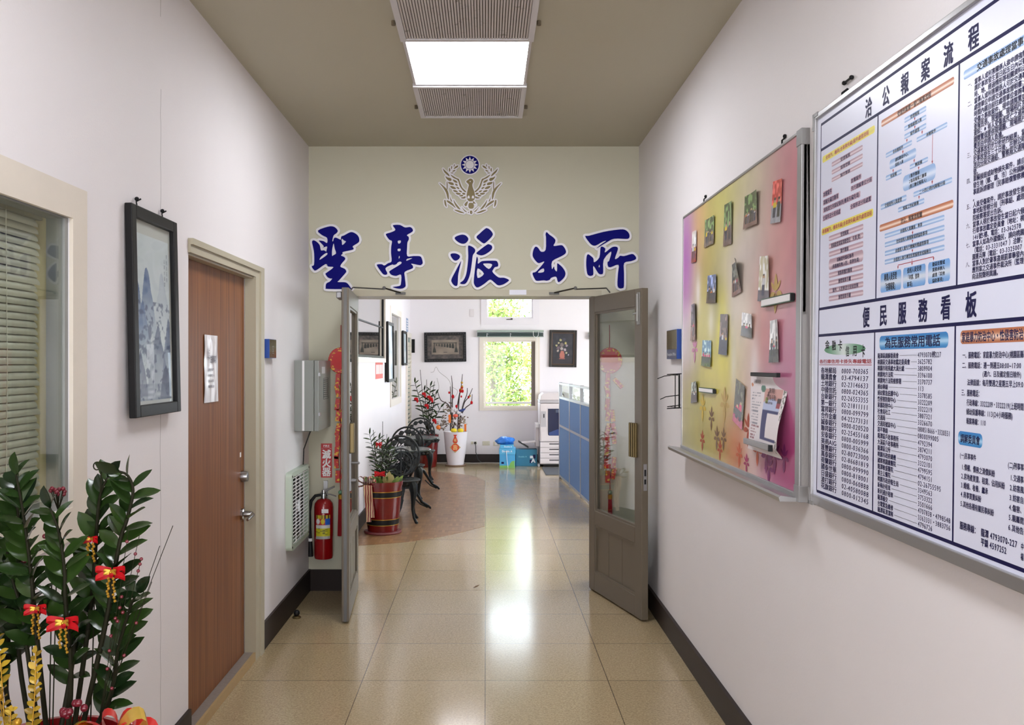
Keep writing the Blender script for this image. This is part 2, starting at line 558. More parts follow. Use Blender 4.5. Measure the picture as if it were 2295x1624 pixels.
def wood_mat():
    m = bpy.data.materials.new('brown wood veneer'); m.use_nodes = True
    nt = m.node_tree; b = nt.nodes['Principled BSDF']; L = nt.links.new
    tc = nt.nodes.new('ShaderNodeTexCoord')
    mp = nt.nodes.new('ShaderNodeMapping'); mp.inputs['Scale'].default_value = (1, 26, 0.7)
    L(tc.outputs['Object'], mp.inputs[0])
    no = nt.nodes.new('ShaderNodeTexNoise'); no.inputs['Scale'].default_value = 1.6; no.inputs['Detail'].default_value = 7; no.inputs['Roughness'].default_value = 0.6
    L(mp.outputs[0], no.inputs['Vector'])
    cr = nt.nodes.new('ShaderNodeValToRGB'); e = cr.color_ramp.elements
    e[0].position = 0.3; e[0].color = lin((100, 57, 27)); e[1].position = 0.72; e[1].color = lin((146, 92, 50))
    e.new(0.5).color = lin((122, 73, 37))
    L(no.outputs['Fac'], cr.inputs[0]); L(cr.outputs[0], b.inputs['Base Color'])
    b.inputs['Roughness'].default_value = 0.45; b.inputs['Specular IOR Level'].default_value = 0.25
    return m
M_FLOOR = floor_mat(); M_PARQ = parquet_mat(); M_WOOD = wood_mat()

# ---------------------------------------------------------------- the shell
def holed(axis, p0, p1, a0, a1, holes, z0=0.0, z1=3.13):
    """wall slab between p0 and p1 across axis ('x' or 'y'), from a0 to a1 along it, holes (a,b,z,z)"""
    mb = MB()
    As = sorted({a0, a1, *[h[0] for h in holes], *[h[1] for h in holes]}); Zs = sorted({z0, z1, *[h[2] for h in holes], *[h[3] for h in holes]})
    for i in range(len(As) - 1):
        for j in range(len(Zs) - 1):
            ca, cz = (As[i] + As[i + 1]) / 2, (Zs[j] + Zs[j + 1]) / 2
            if any(h[0] < ca < h[1] and h[2] < cz < h[3] for h in holes): continue
            if axis == 'x': mb.box(p0, p1, As[i], As[i + 1], Zs[j], Zs[j + 1])
            else: mb.box(As[i], As[i + 1], p0, p1, Zs[j], Zs[j + 1])
    return mb
FAR = 14.95; DW = 6.53; DW2 = 6.83; XL = -1.25; XR = 1.08; XO = -1.225; XE = 5.0; CZ = 3.13
struct(MB().box(-4, XE, -5.0, 15.1, -0.06, 0).build('floor', M_FLOOR), 'polished beige terrazzo tile floor with dark joints')
struct(MB().box(-4, XE + .15, -5.0, 15.1, CZ, CZ + 0.08).build('ceiling', M_CEIL), 'plain cream ceiling of the corridor')
WIN1 = (1.25, 2.778, 1.17, 2.053); DOOR1 = (3.887, 4.985, 0.0, 2.066)
struct(holed('x', XL - .15, XL, -5.0, DW, [WIN1, DOOR1]).build('wall_left', M_WALL_L), 'white plaster corridor wall on the left with a fine crack')
struct(MB().box(XR, XR + .15, -5.0, DW, 0, CZ).build('wall_right', M_WALL), 'white plaster corridor wall on the right behind the notice boards')
struct(holed('y', DW, DW2, -1.4, XE, [(-.945, .775, 0, 2.115)]).build('wall_middle', M_CREAM), 'cream wall above and beside the glass double doors')
OWIN = (8.45, 11.12, 1.66, 2.75); OWIN2 = (11.9, 13.2, 1.13, 2.25)
struct(holed('x', XO - .15, XO, DW2, 15.1, [OWIN, OWIN2]).build('wall_office_left', M_OFFICE), 'white left wall of the back room beside the iron chairs')
U = (0.02, 0.76, 2.33, 2.98); LWN = (-0.03, 0.84, 0.88, 1.98); RWN = (1.75, 2.75, 0.88, 1.98)
struct(holed('y', FAR, FAR + .15, -1.4, XE, [U, LWN, RWN]).build('wall_back', M_OFFICE), 'white end wall of the back room with the windows')
struct(holed('x', XE, XE + .15, DW2, 15.1, [(7.6, 13.6, 0.85, 2.65)]).build('wall_office_right', M_OFFICE), 'right wall of the back room, out of view')
struct(holed('x', -4.1, -4.0, -2.0, 15.1, []).build('wall_side_office', M_CREAM), 'far wall of the side office behind the blinds')
struct(MB().box(-4.1, -1.4, -2.1, -2.0, 0, CZ).build('wall_side_office_end', M_CREAM), 'end wall of the side office')
struct(holed('y', -5.1, -5.0, -1.4, XR + .15, [(-.95, .75, 0, 2.3)]).build('wall_entrance', M_WALL), 'entrance wall behind the camera with an open doorway')
# skirtings
struct(MB().box(XL, XL + .014, -5.0, DOOR1[0], 0, .15).build('baseboard_left', M_BASE), 'dark brown skirting by the potted plant')
struct(MB().box(XL, XL + .014, 5.133, DW, 0, .15).build('baseboard_left_far', M_BASE), 'dark brown skirting between wooden door and corner')
struct(MB().box(XR - .018, XR, -5.0, DW, 0, .135).build('baseboard_right', M_BASE), 'dark brown skirting under the notice boards')
mb = MB(); mb.box(XL + .014, -1.0, DW - .014, DW, 0, .148); mb.box(.83, XR - .018, DW - .014, DW, 0, .148)
struct(mb.build('baseboard_middle', M_BASE), 'dark skirting on both sides of the double doors')
struct(MB().box(XO, XO + .014, DW2, FAR, 0, .14).build('baseboard_office_left', M_BASE), 'dark skirting behind the iron chairs')
struct(MB().box(XO + .014, XE, FAR - .014, FAR, 0, .135).build('baseboard_back', M_BASE), 'dark skirting under the back windows')
# parquet inlay
pq = [(-1.225, 8.1), (-.95, 8.18), (-.676, 8.3), (-.369, 8.58), (-.125, 8.92), (-.012, 9.1), (-.012, 12.62), (-.19, 13.17), (-.55, 13.6), (-.763, 13.66), (-1.225, 13.66)]
struct(MB().prism(pq, 0.0, 0.002).build('trim_1', M_PARQ), 'rounded brown parquet inlay in the floor under the chairs')

# window_1 : office window on the left
w = struct(MB().frame(WIN1[0] - .1, 2.874, WIN1[2] - .1, 2.133, .098, .0, .012).xf(on_left(0, 0)).build('window_1', M_TRIM), 'office window with cream surround at the left edge')
m1 = MB().frame(WIN1[0], WIN1[1], WIN1[2], WIN1[3], .022, -.06, -.004).xf(on_left(0, 0)).build('sash', mat('grey aluminium sash', (150, 152, 150), .4, .5), w)
MB().box(WIN1[0] + .02, WIN1[1] - .02, WIN1[2] + .02, WIN1[3] - .02, -.014, -.010).xf(on_left(0, 0)).build('pane', M_WGLASS, w)
MB().box(WIN1[0] + .001, WIN1[1] - .0225, WIN1[2] + .0225, WIN1[2] + .0245, -.14, -.0605).xf(on_left(0, 0)).build('sill', M_TRIM, w)
MB().box(WIN1[1] - .004, WIN1[1] - .0005, WIN1[2] + .03, WIN1[3] - .001, -.15, -.0605).xf(on_left(0, 0)).build('jamb_lining', mat('yellow jamb', (232, 216, 168), .6), w, label='yellowed jamb lining')
# blind
M_SLAT = mat('grey green slat', (182, 180, 163), .5)
bl = thing('venetian_blind', 'closed grey venetian blind behind the left office window glass', 'blind', M=on_left(0, 0, -1.318))
mb = MB(); n = 40; y0, y1 = WIN1[0] + .06, 2.715
for i in range(n):
    zc = 2.01 - i * (2.01 - 1.19) / (n - 1)
    prev = None; e = y1 + (hsh(i, 3) - .5) * .02
    for k in range(5):
        t = k / 4 - .5
        zz = zc + t * .0255; d = .006 * (1 - 4 * t * t) + t * -.012
        a = mb.vert((y0, zz, d)); b2 = mb.vert((e - .012 * abs(t + .5), zz, d))
        if prev: mb.face((prev[0], prev[1], b2, a))
        prev = (a, b2)
mb.build('slats', M_SLAT, bl, smooth=True)
MB().box(y0, y1 + .01, 2.02, 2.045, -.015, .012).build('headrail', mat('blind headrail', (120, 116, 96), .4), bl)
M_BCORD = mat('blind cord', (190, 186, 170), .6)
for yy in (2.52, 1.9, 1.45): MB().tube([(yy, 2.03, .011), (yy + .006, 1.6, .012), (yy, 1.18, .011)], .0012, 5).build('ladder_cord', M_BCORD, bl)
MB().box(y0, y1, 1.165, 1.178, -.008, .01).build('bottom_rail', M_SLAT, bl)

# door_1 : brown wooden door
d1 = struct(MB().box(-1.335, -1.298, DOOR1[0], DOOR1[1], .046, 2.062).build('door_1', M_WOOD), 'brown wood veneer door in the left wall')
mb = MB(); mb.box(XL - .047, XL + .012, 4.981, 5.06, .0, 2.066); mb.box(XL, XL + .022, 5.06, 5.133, 0, 2.126)
mb.box(XL, XL + .012, DOOR1[0] - .006, 5.06, 2.066, 2.1); mb.box(XL, XL + .022, DOOR1[0] - .006, 5.06, 2.1, 2.126)
mb.build('door_casing', M_JAMB, d1)
MB().box(XL - .046, XL - .001, DOOR1[0] + .002, 4.98, 2.056, 2.064).build('head_stop', M_JAMB, d1)
MB().box(XL - .14, XL - .002, DOOR1[0], 4.985, 0, .045).build('threshold', mat('grey stone threshold', (128, 118, 112), .5, var=.2, vscale=60), d1)
MB().box(XL - .002, XL + .010, DOOR1[0], 4.985, 0, .045).build('threshold_edge', mat('yellow stone edge', (168, 140, 96), .45, var=.1, vscale=20), d1)
MB().box(-1.2979, -1.2965, 4.966, 4.979, .048, 2.054).build('edge_strip', M_ALU, d1)
mb = MB(); M0 = Matrix.Translation((-1.298, 4.915, .80)) @ Matrix.Rotation(PI / 2, 4, 'Y')
mb.lathe([(.030, 0), (.030, .012), (.018, .016), (.016, .05), (.012, .06)], 20).xf(M0)
k = len(mb.v); mb.tube([(-1.243, 4.915, .80), (-1.235, 4.90, .80), (-1.232, 4.84, .797), (-1.234, 4.79, .79)], [.011, .011, .009, .007], 10)
mb.build('door_handle', M_STEEL, d1, smooth=True)
mb = MB().lathe([(.031, 0), (.031, .01), (.026, .034), (.012, .036)], 22).xf(Matrix.Translation((-1.298, 4.915, 1.0)) @ Matrix.Rotation(PI / 2, 4, 'Y'))
mb.build('deadbolt', M_STEEL, d1, smooth=True)
MB().box(-1.2978, -1.296, 4.88, 4.90, 1.105, 1.13).build('keeper_tag', M_WHITE, d1)

# notice on the wooden door (worn paper in a sleeve)
nt_ = thing('paper_notice', 'crumpled white paper notice taped on the brown wooden door', 'notice', M=on_left(4.36, 1.575, -1.2975))
def npaint(u, v):
    c = (214, 206, 206)
    n = vnoise(u * 9, v * 3, 5) * .7 + vnoise(u * 21, v * 14, 6) * .3
    c = mix((196, 190, 192), (240, 236, 238), n)
    return c
paint('sheet', .215, .315, 16, 24, npaint, mat_vc('plastic sleeve', .18, .6), nt_, z=.002, bend=lambda u, v: .004 * vnoise(u * 8, v * 5, 2))
mb = MB()
text(mb, '公告', -.07, .07, .05, -.035, .0072, .01)
text(mb, '注意事項', -.03, .045, .035, .07, .0072, .02)
for i, s in enumerate(('請隨手關門', '非請勿入', '洽公請至', '服務台')):
    text(mb, s, -.06, -.005 - i * .026, .013, .03 + .012 * (i % 2), .0072, .01)
mb.build('lettering', mat('faded grey print', (92, 90, 104), .5), nt_)

# trim_2 : the door frame of the double doors
mb = MB(); mb.box(-.985, -.945, DW - .012, DW2 + .01, 0, 2.115); mb.box(.775, .815, DW - .012, DW2 + .01, 0, 2.115)
mb.box(-.945, .775, DW - .012, DW2 + .01, 2.073, 2.117)
struct(mb.build('trim_2', M_JAMB), 'beige frame round the glass double doors')

# double doors: glass over a panel
def glazed_leaf(name, label, hinge, free, sgn):
    """leaf from hinge to free; the room face (local +z) looks to the camera side"""
    h = Vector((*hinge, 0)); f = Vector((*free, 0)); d = (f - h); L = d.length; d.normalize()
    root = struct(thing(name, label, 'room', M=frame_mat((h.x, h.y, .012), d * sgn, (0, 0, 1))), label)
    H = 2.055; T = .045
    x0, x1 = (0, L) if sgn > 0 else (-L, 0)
    mb = MB(); mb.box(x0, x0 + .1, 0, H, -T, 0); mb.box(x1 - .1, x1, 0, H, -T, 0)
    mb.box(x0 + .1, x1 - .1, H - .11, H, -T, 0); mb.box(x0 + .1, x1 - .1, .46, .56, -T, 0); mb.box(x0 + .1, x1 - .1, 0, .13, -T, 0)
    mb.build('leaf_frame', M_TAUPE, root, bevel=.003)
    mb = MB(); mb.box(x0 + .1, x1 - .1, .13, .46, -T + .012, -.014)
    for i in (1, 2): mb.box(x0 + .1 + (L - .2) * i / 3 - .0015, x0 + .1 + (L - .2) * i / 3 + .0015, .13, .46, -.014, -.0125)
    mb.build('kick_panel', M_TAUPE, root)
    MB().box(x0 + .1, x1 - .1, .56, H - .11, -.026, -.021).build('glass_pane', M_GLASS, root)
    MB().frame(x0 + .1, x1 - .1, .56, H - .11, .014, -.02, -.006).build('glazing_bead', M_TAUPE, root)
    MB().frame(x0 + .1, x1 - .1, .13, .46, .014, -.0138, -.004).build('panel_bead', M_TAUPE, root)
    return root, L, x0, x1, H, T
# right leaf : reading from hinge (left in view) to free edge (right)
dr, L, x0, x1, H, T = glazed_leaf('door_2', 'right glazed leaf of the taupe double door, swung towards the camera', (.731, 6.565), (.962, 5.72), 1)
M_BRONZE = mat('aged bronze', (104, 88, 56), .4, .7)
mb = MB()
for i in range(4): mb.box(x1 - .135 + i * .017, x1 - .122 + i * .017, .86 + .14, 1.215, .0, .028 - .006 * (i % 2))
mb.box(x1 - .137, x1 - .06, 1.0, 1.215, 0, .014); mb.build('pull_handle', M_BRONZE, dr, bevel=.003, label='dark bronze ribbed pull handle')
mb = MB(); mb.box(x1 - .055, x1 - .02, 1.83, 2.03, 0, .008); mb.tube([(x1 - .038, 1.85, .012), (x1 - .038, 2.02, .012)], .007, 8)
mb.tube([(x1 - .04, 1.90, .014), (x1 - .062, 1.895, .03)], .006, 8); mb.build('slide_bolt', mat('worn zinc', (150, 148, 144), .5, .5), dr)
mb = MB(); mb.box(x1, x1 + .002, .80, .965, -.036, -.012); mb.build('strike_plate', M_STEEL, dr)
mb = MB(); mb.box(x1 + .002, x1 + .0026, .84, .87, -.03, -.018); mb.box(x1 + .002, x1 + .0026, .89, .93, -.03, -.018); mb.build('strike_slot', M_BLACK, dr)
# left leaf : hinge far, free edge near; visible face looks right (+X)
dl, L2, a0, a1, H, T = glazed_leaf('door_3', 'left glazed leaf of the taupe double door, opened at a right angle', (-.903, 6.555), (-.842, 5.69), -1)
mb = MB(); mb.box(a0 + .03, a0 + .075, .80, 1.03, 0, .010); mb.tube([(a0 + .052, .97, .01), (a0 + .052, .97, .05), (a0 + .10, .965, .052)], .009, 8)
mb.lathe([(.014, 0), (.013, .03), (.008, .034)], 12, (a0 + .052, .86, .008)); mb.build('lever_lock', mat('dull chrome', (112, 110, 110), .4, .7), dl, label='chrome lever lock')
mb = MB()
for i in range(3): mb.box(a0 + .065 + i * .02, a0 + .08 + i * .02, 1.03, 1.215, 0, .026 - .007 * (i % 2))
mb.build('pull_handle', M_BRONZE, dl, bevel=.003)
mb = MB(); mb.box(a0 - .0015, a0, 0.0, H, -.032, -.013); mb.build('edge_seal', M_DARKST, dl)
mb = MB(); mb.box(a0 + .02, a0 + .2, 1.99, 2.03, -T - .035, -T); mb.build('closer_body', mat('closer grey', (134, 132, 134), .4, .5), dl, bevel=.006)
# stays between leaves and head
def stay(x, xk, dz, label, xl, yl):
    t = thing('door_stay', label, 'door stay', M=on_front(0, 0, DW - .012))
    mb = MB(); mb.box(x - .035, x + .035, 2.085, 2.10, 0, .02); mb.lathe([(.009, 0), (.009, .012)], 10, (x, 2.092, .02)); mb.build('bracket', M_DARKST, t)
    MB().tube([(x, 2.095, .03), (xk, 2.122, .10)], .006, 6).build('short_arm', M_DARKST, t)
    MB().lathe([(.012, -.012), (.012, .014)], 12, (xk, 2.122, .10)).build('pivot', M_DARKST, t)
    MB().tube([(xk, 2.114, .10), (xl, 2.105, yl), (xl + (.02 if xl > 0 else -.02), 2.075, yl + .02)], .005, 6).build('long_arm', M_DARKST, t)
stay(-.60, -.705, 0, 'folding steel door stay above the left glass leaf', -.885, .36)
stay(.48, .62, 0, 'folding steel door stay above the right glass leaf', .81, .30)
# paper tab on the door head
tag(MB().box(.165, .285, 2.083, 2.118, 0, .002).xf(on_front(0, 0, DW - .013)).build('masking_tape', mat('pale tape', (222, 222, 232), .5)), 'piece of pale tape on the door head below the middle character', 'tape')
# ---------------------------------------------------------------- sign letters over the doors
M_SBLUE = mat('deep blue acrylic', (9, 8, 104), 0.45, spec=.06)
M_SWHITE = mat('white acrylic', (222, 218, 224), 0.4)
GLY = {
 'first': ((680, 480, 8.121), [[(265,297),(450,225),(560,228),(625,295),(600,345),(550,385),(527,480),(540,490),(555,440),(590,425),(660,455),(682,460),(690,405),(740,385),(850,328),(920,335),(985,380),(1015,440),(1005,510),(900,580),(912,615),(895,645),(720,685),(715,715),(685,750),(740,775),(762,805),(745,840),(690,905),(675,955),(750,990),(780,1035),(760,1075),(660,1190),(625,1232),(740,1235),(800,1255),(860,1335),(850,1358),(440,1358),(408,1340),(410,1280),(430,1250),(480,1225),(525,1172),(490,1168),(440,1145),(402,1085),(420,1065),(548,965),(450,950),(405,905),(235,1018),(185,1005),(152,945),(195,915),(197,720),(175,590),(157,510),(170,478),(210,480),(265,520),(300,570),(320,655),(375,655),(416,680),(422,655),(430,585),(345,612),(372,582),(287,490),(300,478),(370,490),(432,522),(430,430),(340,380)], [(302,828),(305,795),(340,755),(418,702),(433,735)], [(522,755),(522,650),(550,530),(570,620),(595,710),(545,745)], [(710,560),(700,500),(692,465),(708,447),(735,475),(776,498)]]),
 'second': ((680, 480, 8.121), [[(1632,215),(1650,195),(1760,195),(1850,240),(1940,232),(1985,265),(1985,315),(1885,378),(1915,410),(1918,460),(1895,510),(1888,600),(1890,758),(2000,760),(2115,762),(2150,795),(2172,880),(2150,915),(2110,925),(1965,897),(1990,935),(1985,985),(1848,1045),(1845,1130),(1862,1290),(1840,1330),(1790,1352),(1720,1352),(1625,1325),(1740,1305),(1775,1265),(1778,1100),(1690,1120),(1610,1105),(1570,1065),(1580,1025),(1780,900),(1760,860),(1715,880),(1690,910),(1640,922),(1615,915),(1495,978),(1525,1060),(1515,1095),(1470,1098),(1430,1065),(1340,935),(1360,910),(1430,910),(1475,932),(1540,890),(1605,855),(1595,700),(1600,580),(1612,490),(1560,460),(1502,375),(1520,350),(1590,330),(1675,285)], [(1718,485),(1772,478),(1768,520),(1730,533)], [(1718,630),(1768,628),(1762,668),(1720,668)], [(1738,765),(1752,760),(1752,790),(1735,808)], [(1880,845),(1890,810),(1985,797)]]),
 'middle': ((980, 500, 10.15), [[(395,345),(440,295),(560,260),(650,280),(705,345),(695,400),(640,455),(560,465),(470,425)], [(300,720),(330,690),(420,688),(500,725),(517,765),(490,815),(430,850),(380,840),(330,785)], [(530,878),(535,910),(480,1150),(470,1290),(460,1400),(430,1428),(380,1410),(325,1335),(325,1270),(400,1120)], [(700,530),(740,512),(810,545),(862,600),(855,660),(810,730),(790,880),(760,1090),(720,1240),(660,1355),(600,1385),(530,1375),(525,1350),(600,1290),(660,1150),(695,900),(705,740)], [(890,320),(960,240),(1090,125),(1140,115),(1200,150),(1260,230),(1250,290),(1180,370),(1090,450),(1045,455),(980,410)], [(890,690),(940,630),(1120,495),(1180,480),(1245,520),(1240,590),(1160,665),(1060,720),(980,730)], [(905,760),(925,820),(925,920),(1000,870),(1090,855),(1320,853),(1370,885),(1388,940),(1375,985),(1310,1000),(1275,1050),(1258,1110),(1390,1230),(1520,1240),(1630,1288),(1600,1330),(1500,1390),(1385,1412),(1290,1340),(1200,1282),(1080,1370),(960,1445),(890,1455),(840,1390),(830,1310),(850,1100),(870,930),(890,800)], [(918,1025),(1062,1150),(918,1245)], [(1045,932),(1100,914),(1200,917),(1250,952),(1170,1040)]]),
 'fourth': ((1170, 490, 8.196), [[(450,245),(500,290),(570,340),(612,390),(605,440),(582,500),(720,485),(770,520),(805,590),(795,640),(720,690),(555,780),(550,925),(585,875),(600,930),(640,965),(645,830),(665,825),(740,890),(790,970),(795,1030),(765,1090),(690,1158),(655,1150),(625,1065),(535,1085),(510,1120),(450,1138),(400,1130),(275,1140),(235,1110),(197,1030),(200,990),(265,965),(410,790),(320,815),(270,795),(200,700),(197,620),(220,545),(255,512),(300,540),(350,605),(432,572),(440,350),(432,290)], [(292,990),(340,935),(398,914),(396,978)]]),
 'last': ((1170, 490, 8.196), [[(1160,320),(1230,312),(1500,240),(1760,200),(1880,200),(1950,250),(1975,310),(1960,360),(1900,370),(1690,368),(1560,430),(1370,545),(1440,480),(1545,408),(1480,422),(1360,490),(1290,485),(1230,430)], [(1210,652),(1260,680),(1310,730),(1325,800),(1420,710),(1440,540),(1470,512),(1530,550),(1522,620),(1640,530),(1710,512),(1755,530),(1755,580),(1705,735),(1765,715),(1800,680),(1875,685),(2010,648),(2060,665),(2095,715),(2080,750),(2000,780),(1875,815),(1872,1000),(1870,1240),(1840,1275),(1790,1275),(1752,1220),(1762,1000),(1770,845),(1620,892),(1575,860),(1572,790),(1600,770),(1640,600),(1500,750),(1490,980),(1460,1020),(1400,1000),(1310,865),(1310,1010),(1280,1045),(1230,1045),(1195,1000),(1178,850),(1185,700)], [(1405,885),(1420,842),(1427,886)]]),
}
K = 6.515 / FPX       # metres per picture unit on that wall
LAB = {'first': 'first of the five blue brush characters over the doors, nearest the left corner', 'second': 'second blue brush character from the left above the double doors',
       'middle': 'middle blue brush character, below the gold eagle emblem', 'fourth': 'fourth blue brush character from the left, the shortest one',
       'last': 'last blue brush character, beside the right corner of the doorway wall'}
for key, ((ox, oy, s), loops) in GLY.items():
    pts = [p for l in loops for p in l]
    cx = (min(p[0] for p in pts) + max(p[0] for p in pts)) / 2; cy = (min(p[1] for p in pts) + max(p[1] for p in pts)) / 2
    X = (ox + cx / s - 1089) * K; Z = 1.6 - (oy + cy / s - 814) * K
    t = thing('sign_character', LAB[key], 'sign letter', M=on_front(X, Z), group='characters of the sign over the doors')
    lp = [crom([((x - cx) / s * K, -(y - cy) / s * K) for x, y in l], 3) for l in loops]
    filled('white_backing', grown(lp, 0.0165, 0.0016), M_SWHITE, t, 0.0, 0.014)
    filled('blue_face', lp, M_SBLUE, t, 0.0142, 0.018)

# emblem
EM = [[(235,440),(270,475),(370,570),(395,625),(350,600),(270,525)],[(295,625),(350,655),(420,670),(440,715),(400,735),(330,690)],[(360,762),(420,765),(480,785),(490,830),(430,825),(375,795)],[(405,860),(470,862),(540,900),(530,925),(460,915)],[(475,955),(540,955),(585,985),(580,1000),(510,990)],[(535,1020),(600,1015),(655,1030),(640,1055),(580,1055)],[(620,1080),(680,1060),(715,1075),(690,1098),(640,1095)],[(655,1130),(710,1115),(765,1095),(765,1135),(710,1148)],[(465,705),(520,715),(570,750),(570,780),(510,760)],[(520,805),(565,810),(585,850),(545,840)],[(550,880),(600,885),(625,925),(580,915)],[(605,955),(660,965),(690,1000),(640,995)],[(685,1020),(740,1015),(765,1045),(720,1058)],[(412,590),(450,605),(560,670),(610,690),(640,770),(690,890),(775,975),(770,1000),(720,970),(640,870),(605,760),(570,705),(480,660)],[(495,455),(530,400),(595,370),(580,410)],[(495,410),(495,370),(510,340),(515,365)],[(430,450),(435,400),(445,380),(455,410),(440,455)],[(385,520),(380,450),(395,430),(410,480)],[(455,515),(490,485),(535,480),(500,510)],[(415,545),(450,540),(490,542),(455,558)],[(150,780),(210,820),(320,920),(370,1030),(375,1165),(345,1140),(310,1010),(240,890)],[(326,765),(343,765),(346,930),(327,920)],[(400,1060),(415,1130),(455,1220),(415,1190)],[(330,1190),(400,1215),(480,1280),(540,1375),(470,1320),(340,1230)],[(270,1190),(300,1195),(325,1345),(280,1290)],[(485,1175),(540,1260),(650,1400),(590,1380),(520,1290)],[(500,1415),(600,1425),(745,1490),(640,1480)],[(680,1345),(740,1410),(805,1465),(745,1445)],[(740,1290),(800,1220),(825,1225),(785,1330)],[(830,1460),(845,1460),(845,1490),(832,1488)]]
EC = [[(785,755),(830,710),(870,683),(910,685),(945,720),(950,760),(930,810),(935,880),(975,990),(990,1080),(985,1150),(940,1205),(890,1215),(840,1205),(800,1140),(797,1050),(830,900),(845,820)],[(850,1260),(900,1248),(950,1265),(965,1330),(940,1380),(860,1380),(835,1330)],[(875,1440),(920,1440),(920,1505),(880,1505)]]
s = 10.48; cx, cy = 882, 900
cv = lambda l: crom([((x - cx) / s * K, -(y - cy) / s * K) for x, y in l], 3)
em = thing('eagle_emblem', 'gold eagle and wheat emblem with a blue sun disc on the doorway wall', 'emblem', M=on_front((970 + cx / s - 1089) * K, 1.6 - (335 + cy / s - 814) * K))
L_ = [cv(l) for l in EM]; Rr = [[(-x, y) for x, y in l] for l in L_]; C_ = [cv(l) for l in EC]
circ = lambda r, n=48: [(-.0036 + r * math.cos(2 * PI * i / n), (cy - 357) / s * K + r * math.sin(2 * PI * i / n)) for i in range(n)]
u_ = K / s
filled('white_backing', grown(L_ + Rr + C_ + [circ(210 * u_)], 30 * u_, 0.0014), M_SWHITE, em, 0, .010)
M_OLD = mat('old gold paint', (108, 90, 34), .45, .1)
filled('gold_relief', L_ + Rr + C_, M_OLD, em, .0102, .014)
mb = MB(); mb.prism(circ(210 * u_), .0102, .014); sd = mb.build('sun_disc', M_SBLUE, em)
mb = MB(); c0 = circ(0, 1)[0]
mb.prism(circ(98 * u_, 36), .0141, .0155)
for i in range(12):
    a = PI / 2 + i * PI / 6; q = []
    for r, da in ((112, -.30), (112, .30), (192, 0)): q.append((c0[0] + r * u_ * math.cos(a + da), c0[1] + r * u_ * math.sin(a + da)))
    mb.prism(q, .0141, .0155)
mb.build('sun_rays', M_SWHITE, sd)
mb = MB()
for xx in (840, 942): mb.prism([((xx + q[0] - cx) * u_, -(q[1] - cy) * u_) for q in ((-30, 1145), (30, 1145), (22, 1090), (0, 1078), (-20, 1090))][::-1], .0142, .015)
mb.ball(((878 - cx) * u_, -(750 - cy) * u_, .0142), 14 * u_, 8, 6, (1, 1, .2))
mb.build('white_marks', M_SWHITE, em)

# ---------------------------------------------------------------- ceiling lights
M_GRL = bpy.data.materials.new('ribbed diffuser'); M_GRL.use_nodes = True
nt = M_GRL.node_tree; b = nt.nodes['Principled BSDF']; tc = nt.nodes.new('ShaderNodeTexCoord')
no = nt.nodes.new('ShaderNodeTexNoise'); no.inputs['Scale'].default_value = 14; no.inputs['Detail'].default_value = 8; no.inputs['Roughness'].default_value = .7
cr = nt.nodes.new('ShaderNodeValToRGB'); cr.color_ramp.elements[0].position = .30; cr.color_ramp.elements[0].color = lin((120, 112, 106)); cr.color_ramp.elements[1].position = .42; cr.color_ramp.elements[1].color = lin((196, 188, 186))
nt.links.new(tc.outputs['Object'], no.inputs[0]); nt.links.new(no.outputs['Fac'], cr.inputs[0]); nt.links.new(cr.outputs[0], b.inputs['Base Color'])
M_CLIP = mat('rusty clip', (96, 84, 66), .6)
M_FRM = mat('ceiling panel frame', (202, 198, 200), .45)
M_LED = mat_emit('lit LED panel', (246, 249, 255), 25.0)
def grille(y0, y1, label):
    t = thing('ceiling_grille', label, 'ceiling panel', (-.088, (y0 + y1) / 2, CZ), 0, 'grey ribbed panels on the corridor ceiling')
    d = (y1 - y0) / 2
    MB().frame(-.312, .312, -d, d, .028, -.022, 0).build('panel_frame', M_FRM, t)
    mb = MB(); n = 46
    for i in range(n):
        x = -.284 + .568 * (i + .5) / n
        mb.box(x - .0042, x + .0042, -d + .028, d - .028, -.018, -.012)
    rd = mb.build('ribbed_diffuser', M_GRL, t)
    MB().box(-.284, .284, -d + .028, d - .028, -.0125, -.004).build('gap_shade', mat('painted gap shade', (92, 86, 78), .7), rd)  # back plate coloured dark to deepen the shade between the ribs
    for xx in (-.325, .325):
        MB().lathe([(.010, -.02), (.010, 0)], 8, (xx, d * .35, 0)).build('clip', M_CLIP, t)
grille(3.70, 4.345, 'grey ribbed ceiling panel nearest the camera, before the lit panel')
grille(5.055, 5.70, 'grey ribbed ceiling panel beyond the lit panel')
def led(x, y, w, h, label, group=None, m=None):
    t = thing('ceiling_light', label, 'ceiling light', (x, y, CZ), 0, group)
    MB().frame(-w / 2, w / 2, -h / 2, h / 2, .014, -.014, 0).build('light_frame', M_FRM, t)
    MB().box(-w / 2 + .014, w / 2 - .014, -h / 2 + .014, h / 2 - .014, -.010, -.004).build('light_panel', m or M_LED, t)
    return t
led(-.088, 1.5, .61, .69, 'unseen lit square ceiling panel added above the camera to light the near walls')  # out of view, added to brighten the near corridor walls
led(-.088, -2.2, .61, .69, 'unseen lit square ceiling panel added behind the camera to light the near walls')  # second unseen panel, added for light from behind the camera
led(-.088, 4.70, .61, .69, 'lit square ceiling panel in the corridor')

